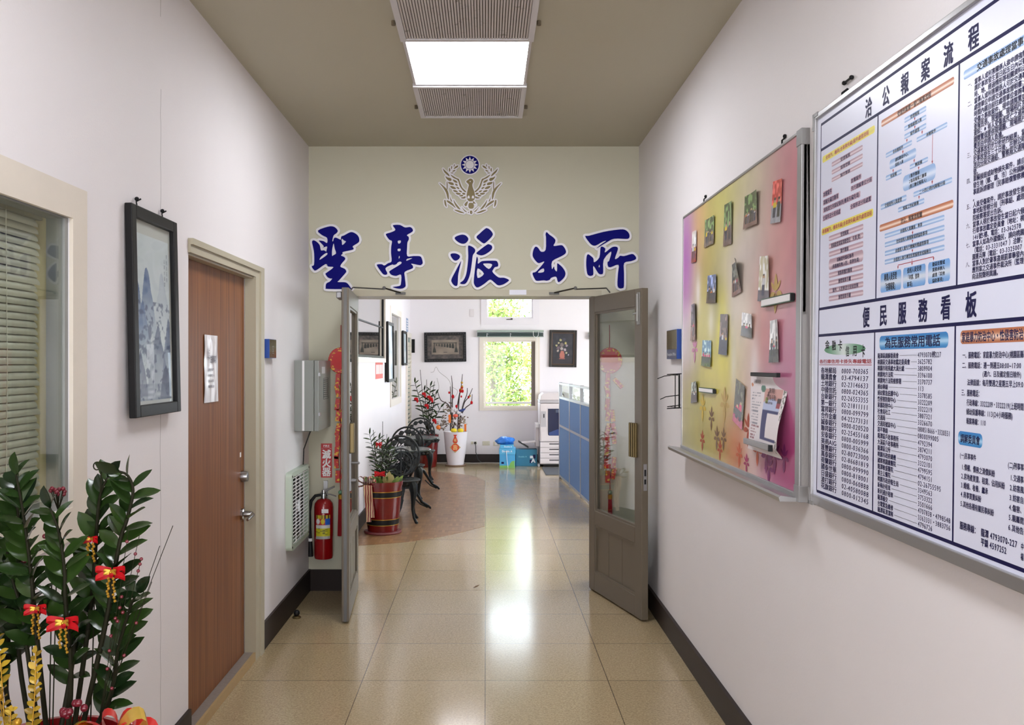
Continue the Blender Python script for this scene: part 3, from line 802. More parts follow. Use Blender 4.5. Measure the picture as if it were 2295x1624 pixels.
# ---------------------------------------------------------------- things on the left wall
# hanging scroll picture
pic = thing('framed_painting', 'tall black framed blue ink landscape painting on the left wall', 'picture', M=frame_mat((-1.231, 3.427, 1.41), (0, 1, 0), (-.022, 0, 1)))
M_BFR = mat('black frame wood', (18, 17, 18), .4, spec=.25, var=.15, vscale=20)
MB().frame(-.235, .235, 0, .745, .042, .0, .026).build('frame', M_BFR, pic, bevel=.003)
def ink(u, v):
    base = (196, 203, 204)
    if v > .93 or v < .02 or u < .05 or u > .95: return (188, 188, 182)
    x = (u - .05) / .9; y = (v - .02) / .91
    c = mix(base, (206, 211, 212), vnoise(x * 5, y * 9, 1))
    def peak(cx, w, top, bot, col, st):
        nonlocal c
        hx = abs(x - cx) / w
        t = top - (hx ** 1.3) * (top - bot) * .8 + (vnoise(x * 18, cx * 9, 3) - .5) * .05
        if hx < 1.4 and y < t:
            a = st * (0.35 + .65 * sst(bot, top, y)) * sst(bot - .12, bot + .05, y)
            c = mix(c, col, a * (.65 + .35 * vnoise(x * 10, y * 30, 7)))
    peak(.78, .22, .80, .45, (150, 160, 178), .55)
    peak(.33, .20, .82, .45, (52, 74, 122), .9)
    peak(.06, .14, .72, .40, (58, 80, 128), .9)
    peak(.18, .22, .60, .28, (84, 108, 150), .8)
    peak(.95, .2, .50, .1, (70, 84, 118), .85)
    peak(.62, .28, .46, .08, (66, 76, 106), .9)
    peak(.10, .2, .30, .0, (78, 84, 112), .95)
    peak(.85, .25, .22, -.1, (58, 64, 94), 1.0)
    n = vnoise(x * 13, y * 34, 11)
    if y < .60: c = mix(c, (58, 66, 94), .62 * sst(.56, .74, n * .7 + .3 * vnoise(x * 34, y * 80, 12)))
    if .28 < x < .5 and y < .34: c = mix(c, (214, 218, 224), .7 * sst(.25, .5, vnoise(x * 9, y * 20, 15)))
    if y < .1: c = mix(c, (84, 92, 116), .6 * vnoise(x * 5, y * 60, 4))
    return c
paint('painting', .386, .661, 110, 230, ink, M_PRINT, pic, z=.008, x0=-.193, y0=.042)
mb = MB()
for i, s_ in enumerate(('山高水長雲', '青松白石泉')):
    for k, ch in enumerate(s_): ctext(mb, ch, .125 + .025 * i, .60 - .022 * k - .02 * (1 - i), .016, .013, .0088, 0)
mb.build('inscription', mat('ink inscription', (92, 96, 116), .5), pic)
MB().box(-.193, .193, .042, .703, .013, .015).build('glass', M_PGLASS, pic)
for xx in (-.14, .12):
    mb = MB(); mb.tube([(xx, .745, .008), (xx, .765, .006), (xx + .008, .775, .02)], .003, 6); mb.ball((xx, .774, .008), .008, 8, 6)
    mb.build('hanger', M_BLACK, pic)

# small blue door plates
def door_plate(t, w, h, th):
    MB().box(0, w, 0, h, 0, th).build('plate', mat('blue plate edge', (24, 68, 148), .35), t)
    MB().box(.002, w - .002, .055 if h > .12 else .002, h - .002, th, th + .0012).build('gilt_face', mat('mirror gilt', (150, 132, 92), .12, .9), t)
    if h > .12:
        MB().box(.002, w - .002, .002, .055, th, th + .0012).build('name_strip', mat('navy strip', (36, 40, 84), .3), t)
        mb = MB(); ctext(mb, 'Reception Office', w / 2, .028, .022, w * .85, th + .0016, .005); mb.build('lettering', M_WHITE, t)
    else:
        mb = MB(); ctext(mb, '室', w / 2, h * .45, .05, .05, th + .0016, .01); mb.build('lettering', mat('brown print', (88, 66, 34), .4), t)
t = thing('door_plate', 'small square blue and gilt door plate beside the wooden door', 'sign', M=on_left(5.226, 1.630))
door_plate(t, .165, .108, .028)
t = thing('door_plate', 'blue and gilt door plate with a navy name strip on the right wall', 'sign', M=on_right(5.39, 1.625))
door_plate(t, .28, .165, .026)

# grey cabinet in the corner
M_CAB = mat('grey enamel cabinet', (140, 143, 138), .35, var=.04, vscale=5)
cb = thing('wall_cabinet', 'grey metal wall cabinet hanging in the left corner', 'cabinet', M=on_left(6.035, 1.157))
MB().box(0, .47, 0, .463, 0, .128).build('body', M_CAB, cb, bevel=.003)
dcb = MB().box(0, .47, 0, .463, .1305, .157).build('door', M_CAB, cb, bevel=.003)
mb = MB()
for i in range(9): mb.box(.20, .36, .215 + i * .014, .221 + i * .014, .157, .1605)
mb.frame(.19, .37, .20, .345, .003, .157, .159); mb.build('louvre_slot', mat('dark grey slots', (84, 86, 84), .5), dcb)
mb = MB()
for zz in (.10, .36): mb.box(.012, .03, zz, zz + .022, .157, .168)
mb.build('latch', M_STEEL, dcb)
MB().box(.13, .25, .375, .42, .157, .1576).build('rating_label', mat('label paper', (206, 204, 206), .4), dcb)
MB().box(-.0012, -.0002, .004, .46, .052, .066).build('white_strip', M_WHITE, cb)
mb = MB(); mb.box(.06, .2, -.006, 0, .05, .10); mb.build('cable_plate', M_BLACK, cb)
tag(MB().tube([(-1.16, 6.12, 1.153), (-1.20, 6.20, 1.08), (-1.232, 6.26, 1.02), (-1.238, 6.27, .90), (-1.235, 6.22, .88)], .004, 6).build('power_cord', M_CORD), 'thin black cord from the grey cabinet down to the wall fan', 'cord')

# exhaust fan in the wall
fn = thing('wall_fan', 'pale green square exhaust fan with white grille low on the left wall', 'fan', M=on_left(6.055, .67))
M_FAN = mat('pale green plastic', (186, 198, 182), .4)
def rrect(hw, hh, r, n=5):
    o = []
    for cx_, cy_, a0_ in ((hw - r, hh - r, 0), (-hw + r, hh - r, PI / 2), (-hw + r, -hh + r, PI), (hw - r, -hh + r, 1.5 * PI)):
        for i in range(n + 1):
            a_ = a0_ + PI / 2 * i / n; o.append((cx_ + r * math.cos(a_), cy_ + r * math.sin(a_)))
    return o
filled('frame', [rrect(.285, .245, .03), rrect(.25, .215, .02)], M_FAN, fn, .0, .04)
MB().prism(rrect(.25, .215, .02), 0, .003).build('back_plate', M_FAN, fn)
mb = MB(); mb.lathe([(.195, .0), (.20, .014), (.19, .014)], 36, (0, 0, .003)); mb.lathe([(.17, 0), (.17, .003)], 36, (0, 0, .0035)); mb.build('air_duct', M_BLACK, fn)
mb = MB()
for k in range(5):
    a = k * 2 * PI / 5 + .3
    q = [(r * math.cos(a + d), r * math.sin(a + d)) for r, d in ((.03, -.5), (.10, -.42), (.165, -.30), (.172, .25), (.10, .30), (.03, .5))]
    mb.prism(q, .012, .015)
mb.lathe([(.04, .012), (.04, .026), (.02, .03)], 16); mb.build('fan_blades', M_WHITE, fn)
mb = MB()
for i in range(19):
    y = -.205 + .41 * i / 18
    mb.tube([(-.25, y, .036), (.25, y, .036)], .0028, 5)
for i in range(3):
    x = -.125 + .125 * i
    mb.tube([(x, -.215, .033), (x, .215, .033)], .0035, 5)
mb.build('grille', M_WHITE, fn)
mb = MB()
for sx in (-1, 1):
    for sy in (-1, 1): mb.lathe([(.007, .04), (.006, .043)], 8, (sx * .268, sy * .222, 0))
mb.build('screw', M_DARKST, fn)

# ---------------------------------------------------------------- doorway wall, left side
st = thing('fire_sign', 'red and white vertical fire extinguisher sign on the doorway wall', 'sign', M=on_front((731 - 1089) * K, 1.6 - (1032 - 814) * K))
MB().box(-.039, .039, -.12, .12, 0, .002).build('plate', mat('red sign plate', (184, 30, 34), .35), st)
mb = MB()
for i, ch in enumerate('滅火器'): ctext(mb, ch, 0, .045 - i * .062, .062, .062, .0026, .035)
ctext(mb, 'FIRE', 0, .104, .018, .045, .0026, .02)
mb.tube([(-.034, .083, .0024), (-.015, .09, .0024), (.015, .09, .0024), (.034, .083, .0024)], .0012, 4)
mb.build('lettering', M_WHITE, st)

fe = thing('fire_extinguisher', 'red fire extinguisher hanging in the left corner below the red sign', 'fire extinguisher', (-1.128, 6.435, .245))
M_FRED = mat('red cylinder paint', (146, 10, 16), .25, coat=.3)
mb = MB().lathe([(.05, 0), (.062, .004), (.066, .02), (.066, .36), (.062, .385), (.045, .408), (.02, .418)], 28); mb.build('cylinder', M_FRED, fe, smooth=True)
mb = MB().lathe([(.02, .415), (.02, .435), (.026, .437), (.026, .452), (.016, .455), (.014, .475)], 14); mb.build('valve', M_STEEL, fe, smooth=True)
mb = MB(); mb.tube([(-.02, 0, .452), (.03, -.01, .478), (.078, -.02, .502)], [.006, .007, .006], 6); mb.build('carry_handle', M_ALU, fe)
mb = MB(); mb.tube([(-.01, 0, .448), (.05, -.01, .446), (.09, -.02, .434)], .005, 6); mb.build('squeeze_lever', M_ALU, fe)
mb = MB(); mb.tube([(-.02, -.01, .442), (-.055, -.015, .437), (-.085, -.02, .40), (-.096, -.022, .33), (-.094, -.025, .22), (-.088, -.028, .13)], [.010, .011, .012, .012, .0115, .011], 10); mb.build('hose', M_BLACK, fe, smooth=True)
mb = MB(); mb.tube([(-.088, -.028, .14), (-.086, -.03, .09), (-.084, -.03, .02)], [.013, .015, .018], 10); mb.build('nozzle', M_BLACK, fe, smooth=True)
mb = MB(); mb.tube([(-.088, -.028, .145), (-.088, -.028, .125)], .0145, 10); mb.build('hose_clip', M_WHITE, fe)
def exlab(u, v):
    if v < .11: return (176, 174, 172)
    if v < .46: return (206, 196, 40) if hsh(math.floor(v * 40), math.floor(u * 6)) > .3 or v < .14 else (120, 118, 40)
    if v < .60: return (214, 212, 210)
    if v < .86:
        k = int(u * 3); x = u * 3 - k - .5; y = (v - .73) / .13 * .5
        if x * x + y * y < .17: return ((224, 224, 228), (214, 190, 30), (30, 90, 190))[min(2, k)]
        return (190, 40, 40) if k < 2 else (40, 90, 190)
    return (212, 190, 50) if hsh(math.floor(u * 22), 3) > .4 else (90, 60, 30)
mb = MB()
nx, ny = 30, 30
for j in range(ny + 1):
    for i in range(nx + 1):
        a = -PI / 2 - .72 + 1.6 * i / nx
        mb.vert((.0666 * math.cos(a), .0666 * math.sin(a), .145 + .165 * j / ny), exlab(i / nx, j / ny))
for j in range(ny):
    for i in range(nx):
        a = j * (nx + 1) + i; mb.face((a, a + 1, a + nx + 2, a + nx + 1))
mb.build('instruction_label', M_PRINT, fe, vc=True)
mb = MB(); mb.box(-.002, .044, -.0685, -.066, .325, .352); mb.build('inspection_tag', M_WHITE, fe)
mb = MB(); mb.box(-.014, .014, .076, .094, .40, .53); mb.box(-.014, .014, .02, .08, .425, .435); mb.build('wall_bracket', M_ALU, fe)

# firecracker garlands on both sides of the doorway
M_CRK = bpy.data.materials.new('gold patterned red'); M_CRK.use_nodes = True
nt = M_CRK.node_tree; b = nt.nodes['Principled BSDF']; tc = nt.nodes.new('ShaderNodeTexCoord')
no = nt.nodes.new('ShaderNodeTexNoise'); no.inputs['Scale'].default_value = 55; no.inputs['Detail'].default_value = 2
cr = nt.nodes.new('ShaderNodeValToRGB'); cr.color_ramp.interpolation = 'CONSTANT'; cr.color_ramp.elements[0].color = lin((190, 30, 22)); cr.color_ramp.elements[1].position = .56; cr.color_ramp.elements[1].color = lin((226, 176, 40))
nt.links.new(tc.outputs['Object'], no.inputs[0]); nt.links.new(no.outputs['Fac'], cr.inputs[0]); nt.links.new(cr.outputs[0], b.inputs['Base Color']); b.inputs['Roughness'].default_value = .35
def garland(x, label):
    t = thing('firecracker_garland', label, 'garland', M=on_front(x, 1.62), group='firecracker garlands beside the doorway')
    mb = MB(); mb.prism([(.088 * math.cos(a), .092 * math.sin(a)) for a in [2 * PI * i / 28 for i in range(28)]], .004, .022); mb.build('round_fan', M_CRK, t, bevel=.004)
    mb = MB(); mb.prism([(.06 * math.cos(a), .064 * math.sin(a)) for a in [2 * PI * i / 24 for i in range(24)]], .022, .026); ctext(mb, '福', 0, 0, .08, .08, .0275, .02); mb.build('fan_centre', M_RED, t)
    mb = MB(); mb.tube([(0, .25, .004), (0, .09, .01), (0, -.09, .02), (0, -1.02, .03)], .003, 6); mb.build('hanging_cord', mat('red cord', (150, 24, 24), .6), t)
    rng = random.Random(5)
    for i in range(9):
        z = -.145 - i * .082
        for sd_ in (-1, 1):
            if rng.random() < .12: continue
            mb = MB(); mb.prism([(.021 * math.cos(a), .021 * math.sin(a)) for a in [PI / 4 + PI / 2 * q for q in range(4)]], -.042, .042)
            A = (.75 if i == 0 and sd_ > 0 else rng.uniform(-.12, .12)) * sd_ if i == 0 else rng.uniform(-.22, .22)
            M = Matrix.Translation((sd_ * .021 + rng.uniform(-.006, .006) + (.03 if i == 0 and sd_ > 0 else 0), z + rng.uniform(-.015, .015), .028)) @ Matrix.Rotation(A, 4, 'Z') @ Matrix.Rotation(PI / 2, 4, 'X')
            mb.xf(M); mb.build('firecracker', M_CRK, t)
    mb = MB(); mb.ball((0, -.925, .03), .016, 10, 8); mb.build('jade_bead', mat('jade bead', (104, 150, 120), .3), t, smooth=True)
    mb = MB(); mb.lathe([(.012, 0), (.016, -.004), (.016, -.03), (.012, -.034)], 12).xf(Matrix.Translation((0, -.94, .03)) @ Matrix.Rotation(-PI / 2, 4, 'X')); mb.build('tassel_band', M_GOLD, t)
    mb = MB()
    for i in range(14):
        a = 2 * PI * i / 14
        mb.tube([(.008 * math.cos(a), -.965, .03 + .008 * math.sin(a)), (.016 * math.cos(a), -1.23, .03 + .016 * math.sin(a))], .005, 5)
    mb.build('tassel', mat('dark red silk', (150, 14, 26), .6), t)
garland(-1.022, 'red and gold firecracker garland half hidden behind the left glass leaf')
garland(.872, 'red and gold firecracker garland seen through the right glass leaf')

# wire rack on the right wall beyond the picture board
wr = thing('wire_rack', 'thin black wire brochure rack on the right wall under the door plate', 'rack', M=on_right(5.13, 1.445))
mb = MB(); r_ = .0026
mb.tube([(0, .095, .004), (0, .085, .09), (-.02, .07, .125)], r_, 5); mb.tube([(0, -.02, .004), (-.01, -.03, .08), (-.02, -.045, .11)], r_, 5); mb.tube([(.01, -.075, .004), (0, -.085, .075)], r_, 5)
mb.tube([(.12, .10, .004), (.12, .095, .10)], r_, 5); mb.tube([(.12, -.085, .004), (.12, -.09, .10)], r_, 5)
for xx in (.0, .12): mb.tube([(xx, .10, .006), (xx, -.09, .006)], r_, 5)
for dz in (.035, .055): mb.tube([(.0, .09, dz), (.12, .09, dz), (.12, -.085, dz), (0, -.085, dz)], r_, 5)
mb.build('wire_frame', M_BLACK, wr)
MB().box(.10, .13, -.01, .03, 0, .006).build('mount_plate', M_BLACK, wr)

# floor bits
ds = thing('door_stop', 'small black round door stop on the floor near the left skirting', 'door stop', (-1.19, 5.82, 0))
MB().lathe([(.026, 0), (.028, .006), (.022, .012), (.012, .014)], 18).build('base', M_BRONZE, ds, smooth=True)
MB().ball((0, 0, .032), .02, 12, 8, (1, 1, 1)).build('rubber_knob', M_BLACK, ds, smooth=True)
tag(MB().leaf((0, 0, .004), (1, .2, .1), (0, 0, 1), .05, .022, -.3, .6).build('fallen_leaf', mat('dry leaf', (120, 92, 66), .7), loc=(-.09, 6.58, 0)), 'single curled dry leaf on the tiles in the doorway', 'leaf')
# ---------------------------------------------------------------- board printing, in metres from the lower far corner of the sheet
TXT=[('受理汽、機車(含車牌失竊)案件處理流程', 0.09, 0.414, 1.0847, 0.0127, 'r'), ('受理報案', 0.21, 0.285, 1.053, 0.0112, 'n'), ('填單登錄', 0.211, 0.285, 1.0288, 0.0109, 'n'), ('製作筆錄', 0.211, 0.286, 1.0056, 0.0099, 'n'), ('查獲案件', 0.292, 0.365, 0.9731, 0.0126, 'n'), ('先行連線單位分局', 0.294, 0.438, 0.9506, 0.0128, 'n'), ('本轄案件', 0.072, 0.144, 0.9732, 0.0163, 'n'), ('填輸失竊四聯單', 0.074, 0.198, 0.9481, 0.0153, 'n'), ('填報發生刑案紀錄表(機車失竊免填)', 0.078, 0.355, 0.9241, 0.0142, 'n'), ('全案移送分局處置', 0.291, 0.434, 0.8984, 0.0135, 'n'), ('全案移送分局偵處', 0.073, 0.215, 0.8992, 0.0152, 'n'), ('尋獲贓汽、機車失竊(含車牌失竊)案件處理流程', 0.069, 0.441, 0.858, 0.0135, 'r'), ('受理報案', 0.218, 0.28, 0.8288, 0.0126, 'n'), ('現場勘查填寫車籍登記、失車(資)', 0.143, 0.366, 0.8046, 0.0133, 'n'), ('製作筆錄', 0.219, 0.281, 0.7803, 0.0127, 'n'), ('填輸發刑案紀錄表', 0.191, 0.319, 0.7565, 0.0124, 'n'), ('(尋獲機車無人犯、車牌免填)', 0.152, 0.36, 0.7399, 0.0124, 'n'), ('填製尋獲四聯單', 0.2, 0.309, 0.7156, 0.0128, 'n'), ('辦理領車手續', 0.206, 0.3, 0.6916, 0.0126, 'n'), ('案件、人犯移送分局偵查隊', 0.16, 0.355, 0.6675, 0.0128, 'n'), ('辦理領車手續', 0.208, 0.301, 0.6438, 0.0128, 'n'), ('受理刑案單一窗口報案流程', 0.591, 0.772, 1.086, 0.0143, 'k'), ('受理報案', 0.664, 0.713, 1.0591, 0.0096, 'k'), ('製填處理人員', 0.653, 0.725, 1.0381, 0.0088, 'k'), ('案件處理', 0.665, 0.714, 1.0175, 0.0093, 'k'), ('本轄案件', 0.749, 0.798, 0.9937, 0.0086, 'k'), ('非本轄案件', 0.567, 0.627, 0.9944, 0.0092, 'k'), ('通知勤指中心、', 0.581, 0.665, 0.9703, 0.0093, 'k'), ('值班人員\u3000\u3000\u3000', 0.581, 0.665, 0.9579, 0.0093, 'k'), ('無設備', 0.693, 0.731, 0.9343, 0.0089, 'k'), ('有設備', 0.554, 0.592, 0.9341, 0.0098, 'k'), ('1製作筆錄\u3000\u3000\u3000', 0.662, 0.754, 0.9118, 0.0097, 'k'), ('2填具報案三聯單', 0.662, 0.754, 0.8989, 0.0097, 'k'), ('(第三聯交報案人)', 0.662, 0.754, 0.886, 0.0097, 'k'), ('二十四小時內陳報分局', 0.717, 0.845, 0.8619, 0.0094, 'k'), ('交接班所人員處理', 0.522, 0.623, 0.8626, 0.0111, 'k'), ('填寫工作紀錄簿', 0.629, 0.715, 0.8379, 0.0095, 'k'), ('洽公、報案流程圖', 0.617, 0.734, 0.8069, 0.0129, 'k'), ('由值班人員讓座、奉茶', 0.616, 0.735, 0.7819, 0.0094, 'k'), ('告知值班人員報案或請協助事項', 0.594, 0.761, 0.7587, 0.0098, 'k'), ('由值班人員先行瞭解所需處理事項', 0.589, 0.768, 0.7356, 0.0099, 'k'), ('由值班人員引導至民眾服務室或服務台', 0.58, 0.781, 0.7128, 0.0098, 'k'), ('專責人員受理', 0.524, 0.599, 0.6722, 0.0193, 'k'), ('「各類報案」', 0.524, 0.599, 0.6465, 0.0193, 'k'), ('值班人員受理', 0.657, 0.733, 0.6771, 0.0129, 'k'), ('「申請、查詢\u3000', 0.657, 0.733, 0.6599, 0.0129, 'k'), ('事項」\u3000\u3000\u3000', 0.657, 0.733, 0.6427, 0.0129, 'k'), ('勤區佐警或', 0.788, 0.848, 0.679, 0.0096, 'k'), ('業務承辦人', 0.788, 0.848, 0.6662, 0.0096, 'k'), ('處理「其他', 0.788, 0.848, 0.6534, 0.0096, 'k'), ('協助事項」', 0.788, 0.848, 0.6406, 0.0096, 'k'), ('交通事故處理當事', 0.976, 1.15, 1.0823, 0.0163, 'k'), ('各行庫信用卡掛失專線電話', 0.057, 0.451, 0.452, 0.0121, 'r'), ('為民服務常用電話', 0.533, 0.831, 0.5003, 0.0276, 'n'), ('家庭暴力防治中心・性侵害防治', 0.927, 1.162, 0.5035, 0.0224, 'n'), ('一、服務電話：家庭暴力防治中心(桃園區縣', 0.931, 1.163, 0.464, 0.0143, 'n'), ('二、服務電話：週一到週五08:00~17:00', 0.93, 1.156, 0.442, 0.0136, 'n'), ('(週六、日及國定假日除外)', 1.014, 1.156, 0.424, 0.0126, 'n'), ('法律面談：每月雙週之星期五早上09:0', 0.952, 1.164, 0.405, 0.0139, 'n'), ('三、服務電話：', 0.928, 1.01, 0.382, 0.0144, 'n'), ('行政專線：3322209・3322219(上班時間', 0.951, 1.165, 0.361, 0.0143, 'n'), ('婦幼保護專線：113(24小時服務)', 0.95, 1.128, 0.341, 0.0138, 'n'), ('報案專線：110', 0.95, 1.03, 0.321, 0.0139, 'n'), ('調解委員會', 0.926, 1.007, 0.2817, 0.0188, 'n'), ('(一)民事事件', 0.925, 0.993, 0.244, 0.013, 'n'), ('1.債權、債務之清償糾紛', 0.933, 1.066, 0.219, 0.014, 'n'), ('2.房地產買賣、租賃、佔用糾紛', 0.932, 1.103, 0.199, 0.014, 'n'), ('3.婚姻、收養、繼承', 0.931, 1.041, 0.179, 0.014, 'n'), ('4.商事買賣糾紛', 0.931, 1.015, 0.159, 0.0139, 'n'), ('5.其他各種有關民事糾紛', 0.93, 1.064, 0.138, 0.014, 'n'), ('服務專線：', 0.928, 1.004, 0.09, 0.017, 'n'), ('龍潭 4793070-227', 1.015, 1.15, 0.09, 0.0168, 'n'), ('平鎮 4597252', 1.015, 1.113, 0.07, 0.0168, 'n'), ('(二)刑事事', 1.113, 1.168, 0.243, 0.0136, 'n'), ('1.交通事', 1.122, 1.168, 0.219, 0.0135, 'n'), ('2.妨害風', 1.121, 1.169, 0.199, 0.0136, 'n'), ('3.妨害自', 1.12, 1.169, 0.179, 0.0135, 'n'), ('4.傷害、', 1.119, 1.17, 0.159, 0.0135, 'n'), ('5.親屬間', 1.118, 1.17, 0.139, 0.0136, 'n'), ('6.其他告', 1.117, 1.17, 0.119, 0.0136, 'n'), ('中', 1.161, 1.171, 0.089, 0.0141, 'n'), ('楊', 1.161, 1.171, 0.069, 0.0142, 'n')]
PILLS=[('y', 0.062, 0.453, 1.0745, 1.0949), ('p', 0.14, 0.373, 1.046, 1.06), ('p', 0.141, 0.374, 1.022, 1.0356), ('p', 0.141, 0.375, 0.9994, 1.0118), ('q', 0.29, 0.366, 0.9657, 0.9806), ('q', 0.291, 0.441, 0.9431, 0.9582), ('q', 0.07, 0.146, 0.9636, 0.9828), ('q', 0.071, 0.201, 0.9391, 0.9571), ('q', 0.072, 0.361, 0.9158, 0.9325), ('q', 0.288, 0.437, 0.8904, 0.9063), ('q', 0.07, 0.217, 0.8903, 0.9082), ('y', 0.061, 0.449, 0.8471, 0.8689), ('p', 0.124, 0.384, 0.8209, 0.8367), ('p', 0.125, 0.385, 0.7963, 0.813), ('p', 0.126, 0.385, 0.7723, 0.7882), ('p', 0.126, 0.386, 0.7317, 0.7648), ('p', 0.128, 0.387, 0.7076, 0.7237), ('p', 0.129, 0.388, 0.6838, 0.6995), ('p', 0.129, 0.389, 0.6595, 0.6755), ('p', 0.13, 0.389, 0.6358, 0.6518), ('o', 0.494, 0.88, 1.0771, 1.0949), ('b', 0.631, 0.748, 1.0526, 1.0655), ('b', 0.631, 0.748, 1.0322, 1.044), ('b', 0.632, 0.749, 1.0113, 1.0237), ('b', 0.699, 0.851, 0.9879, 0.9994), ('b', 0.524, 0.675, 0.9883, 1.0006), ('b', 0.548, 0.698, 0.9517, 0.9765), ('b', 0.664, 0.76, 0.9284, 0.9402), ('b', 0.526, 0.62, 0.9275, 0.9406), ('b', 0.627, 0.799, 0.8795, 0.9183), ('b', 0.686, 0.876, 0.8557, 0.8682), ('b', 0.496, 0.649, 0.8552, 0.87), ('b', 0.601, 0.744, 0.8316, 0.8442), ('o', 0.491, 0.883, 0.7976, 0.8161), ('b', 0.523, 0.843, 0.7756, 0.7882), ('b', 0.524, 0.844, 0.7521, 0.7651), ('b', 0.525, 0.845, 0.729, 0.7422), ('b', 0.525, 0.845, 0.7063, 0.7193), ('B', 0.502, 0.624, 0.6337, 0.6851), ('B', 0.635, 0.754, 0.6341, 0.6857), ('B', 0.767, 0.871, 0.6342, 0.6854), ('b', 0.92, 1.15, 1.0721, 1.0924), ('u', 0.499, 0.868, 0.4819, 0.5187), ('o', 0.92, 1.162, 0.4886, 0.5184), ('u', 0.916, 1.017, 0.2666, 0.2969)]
ARROWS=[(0.688, 1.051, 0.688, 1.045), (0.689, 1.03, 0.689, 1.024), (0.728, 1.011, 0.728, 1.001), (0.647, 1.01, 0.647, 1.001), (0.625, 0.987, 0.625, 0.977), (0.781, 0.988, 0.781, 0.918), (0.688, 0.951, 0.688, 0.941), (0.57, 0.95, 0.57, 0.941), (0.712, 0.926, 0.712, 0.918), (0.782, 0.88, 0.782, 0.87), (0.716, 0.855, 0.716, 0.846), (0.684, 0.774, 0.684, 0.764), (0.684, 0.751, 0.684, 0.744), (0.684, 0.728, 0.684, 0.72), (0.683, 0.704, 0.683, 0.688), (0.605, 0.697, 0.605, 0.687), (0.793, 0.697, 0.793, 0.688), (0.605, 0.697, 0.793, 0.697)]
R3=[('當事人或利害關係人欲申請強制', 1.0552), ('請於事故發生當日起五日內以書', 1.04), ('時、地、經過情形等相關資料送', 1.0266), ('當事人或利害關係人可於交通事', 1.0124), ('處理單位申請交通事故證明書；', 0.997), ('時間內親自前往處理單位查詢事', 0.9829), ('受傷之事故案件，得申請閱覽或', 0.9695), ('查報告表、現場圖、現場相片及', 0.9548), ('資料；※有人受傷或死亡之道路', 0.94), ('請閱覽或提供現場圖、現場照片', 0.9266), ('費用由申請人負擔。', 0.9154), ('交通事故初步分析研判結果，當', 0.8999), ('於事故發生三十日後，在辦公時', 0.8856), ('逕向分局交通組、警察局交通隊', 0.8718), ('發。', 0.8581), ('車輛損毀或財物損失案件，請自', 0.8443), ('發生地（鄉、鎮、市）公所調解', 0.8306), ('事庭訴請審理（民事賠償警察機', 0.8158), ('。', 0.8021), ('人員受傷案件，請於事故發生後', 0.7874), ('事地點管轄分局（刑事組、處理', 0.7746), ('院檢察署提出告訴。', 0.7599), ('當事人得於事故發生當日起六個', 0.7456), ('行車事故鑑定委員會（地址：桃', 0.7325), ('146號5樓、電話：03-362578', 0.7198), ('當事人如為外國僑民，請向桃園', 0.7041), ('（電話：03-3331047 ）洽辦；', 0.6904), ('園憲兵隊（電話：03-3325007', 0.6767), ('當事人對於肇事違規罰單舉發內', 0.662), ('應到案之交通事件裁決所（監理', 0.6474), ('向法院聲明異議。', 0.6337)]
# ---------------------------------------------------------------- picture board (pink and yellow) on the right wall
BH = 1.245; BW = 1.885
b1 = thing('picture_board', 'aluminium framed magnetic board with a pink and yellow flower print, full of photos', 'notice board', M=frame_mat((1.05, 4.97, 1.14), (0, -1, 0), (.008, 0, 1)))
M_BFRM = mat('board aluminium', (168, 167, 168), .32, .75)
mb = MB(); mb.box(0, BW, .0, BH, -.026, -.002); mb.build('backing', mat('board back', (190, 188, 186), .5), b1)
mb = MB(); mb.box(BW - .045, BW, .02, BH - .0, -.028, .007); mb.box(0, .008, .02, BH, -.028, .003); mb.box(.008, BW - .045, BH - .010, BH, -.028, .004); mb.box(0, BW, .0, .024, -.028, .006)
mb.build('frame', M_BFRM, b1, bevel=.002)
M_CAP = mat('grey corner cap', (136, 134, 134), .45)
for y in (-.004, BH - .055): MB().box(BW - .05, BW + .002, y, y + .056, -.028, .009).build('corner_cap', M_CAP, b1, bevel=.003)
mb = MB(); mb.prism([(.0, 0), (.0, .012), (.055, .020), (.062, .014), (.058, .0)], -.03, BW - .02)
mb.xf(Matrix(((0, 0, 1, 0), (0, 1, 0, -.004), (1, 0, 0, .006), (0, 0, 0, 1)))); mb.build('pen_tray', M_BFRM, b1)
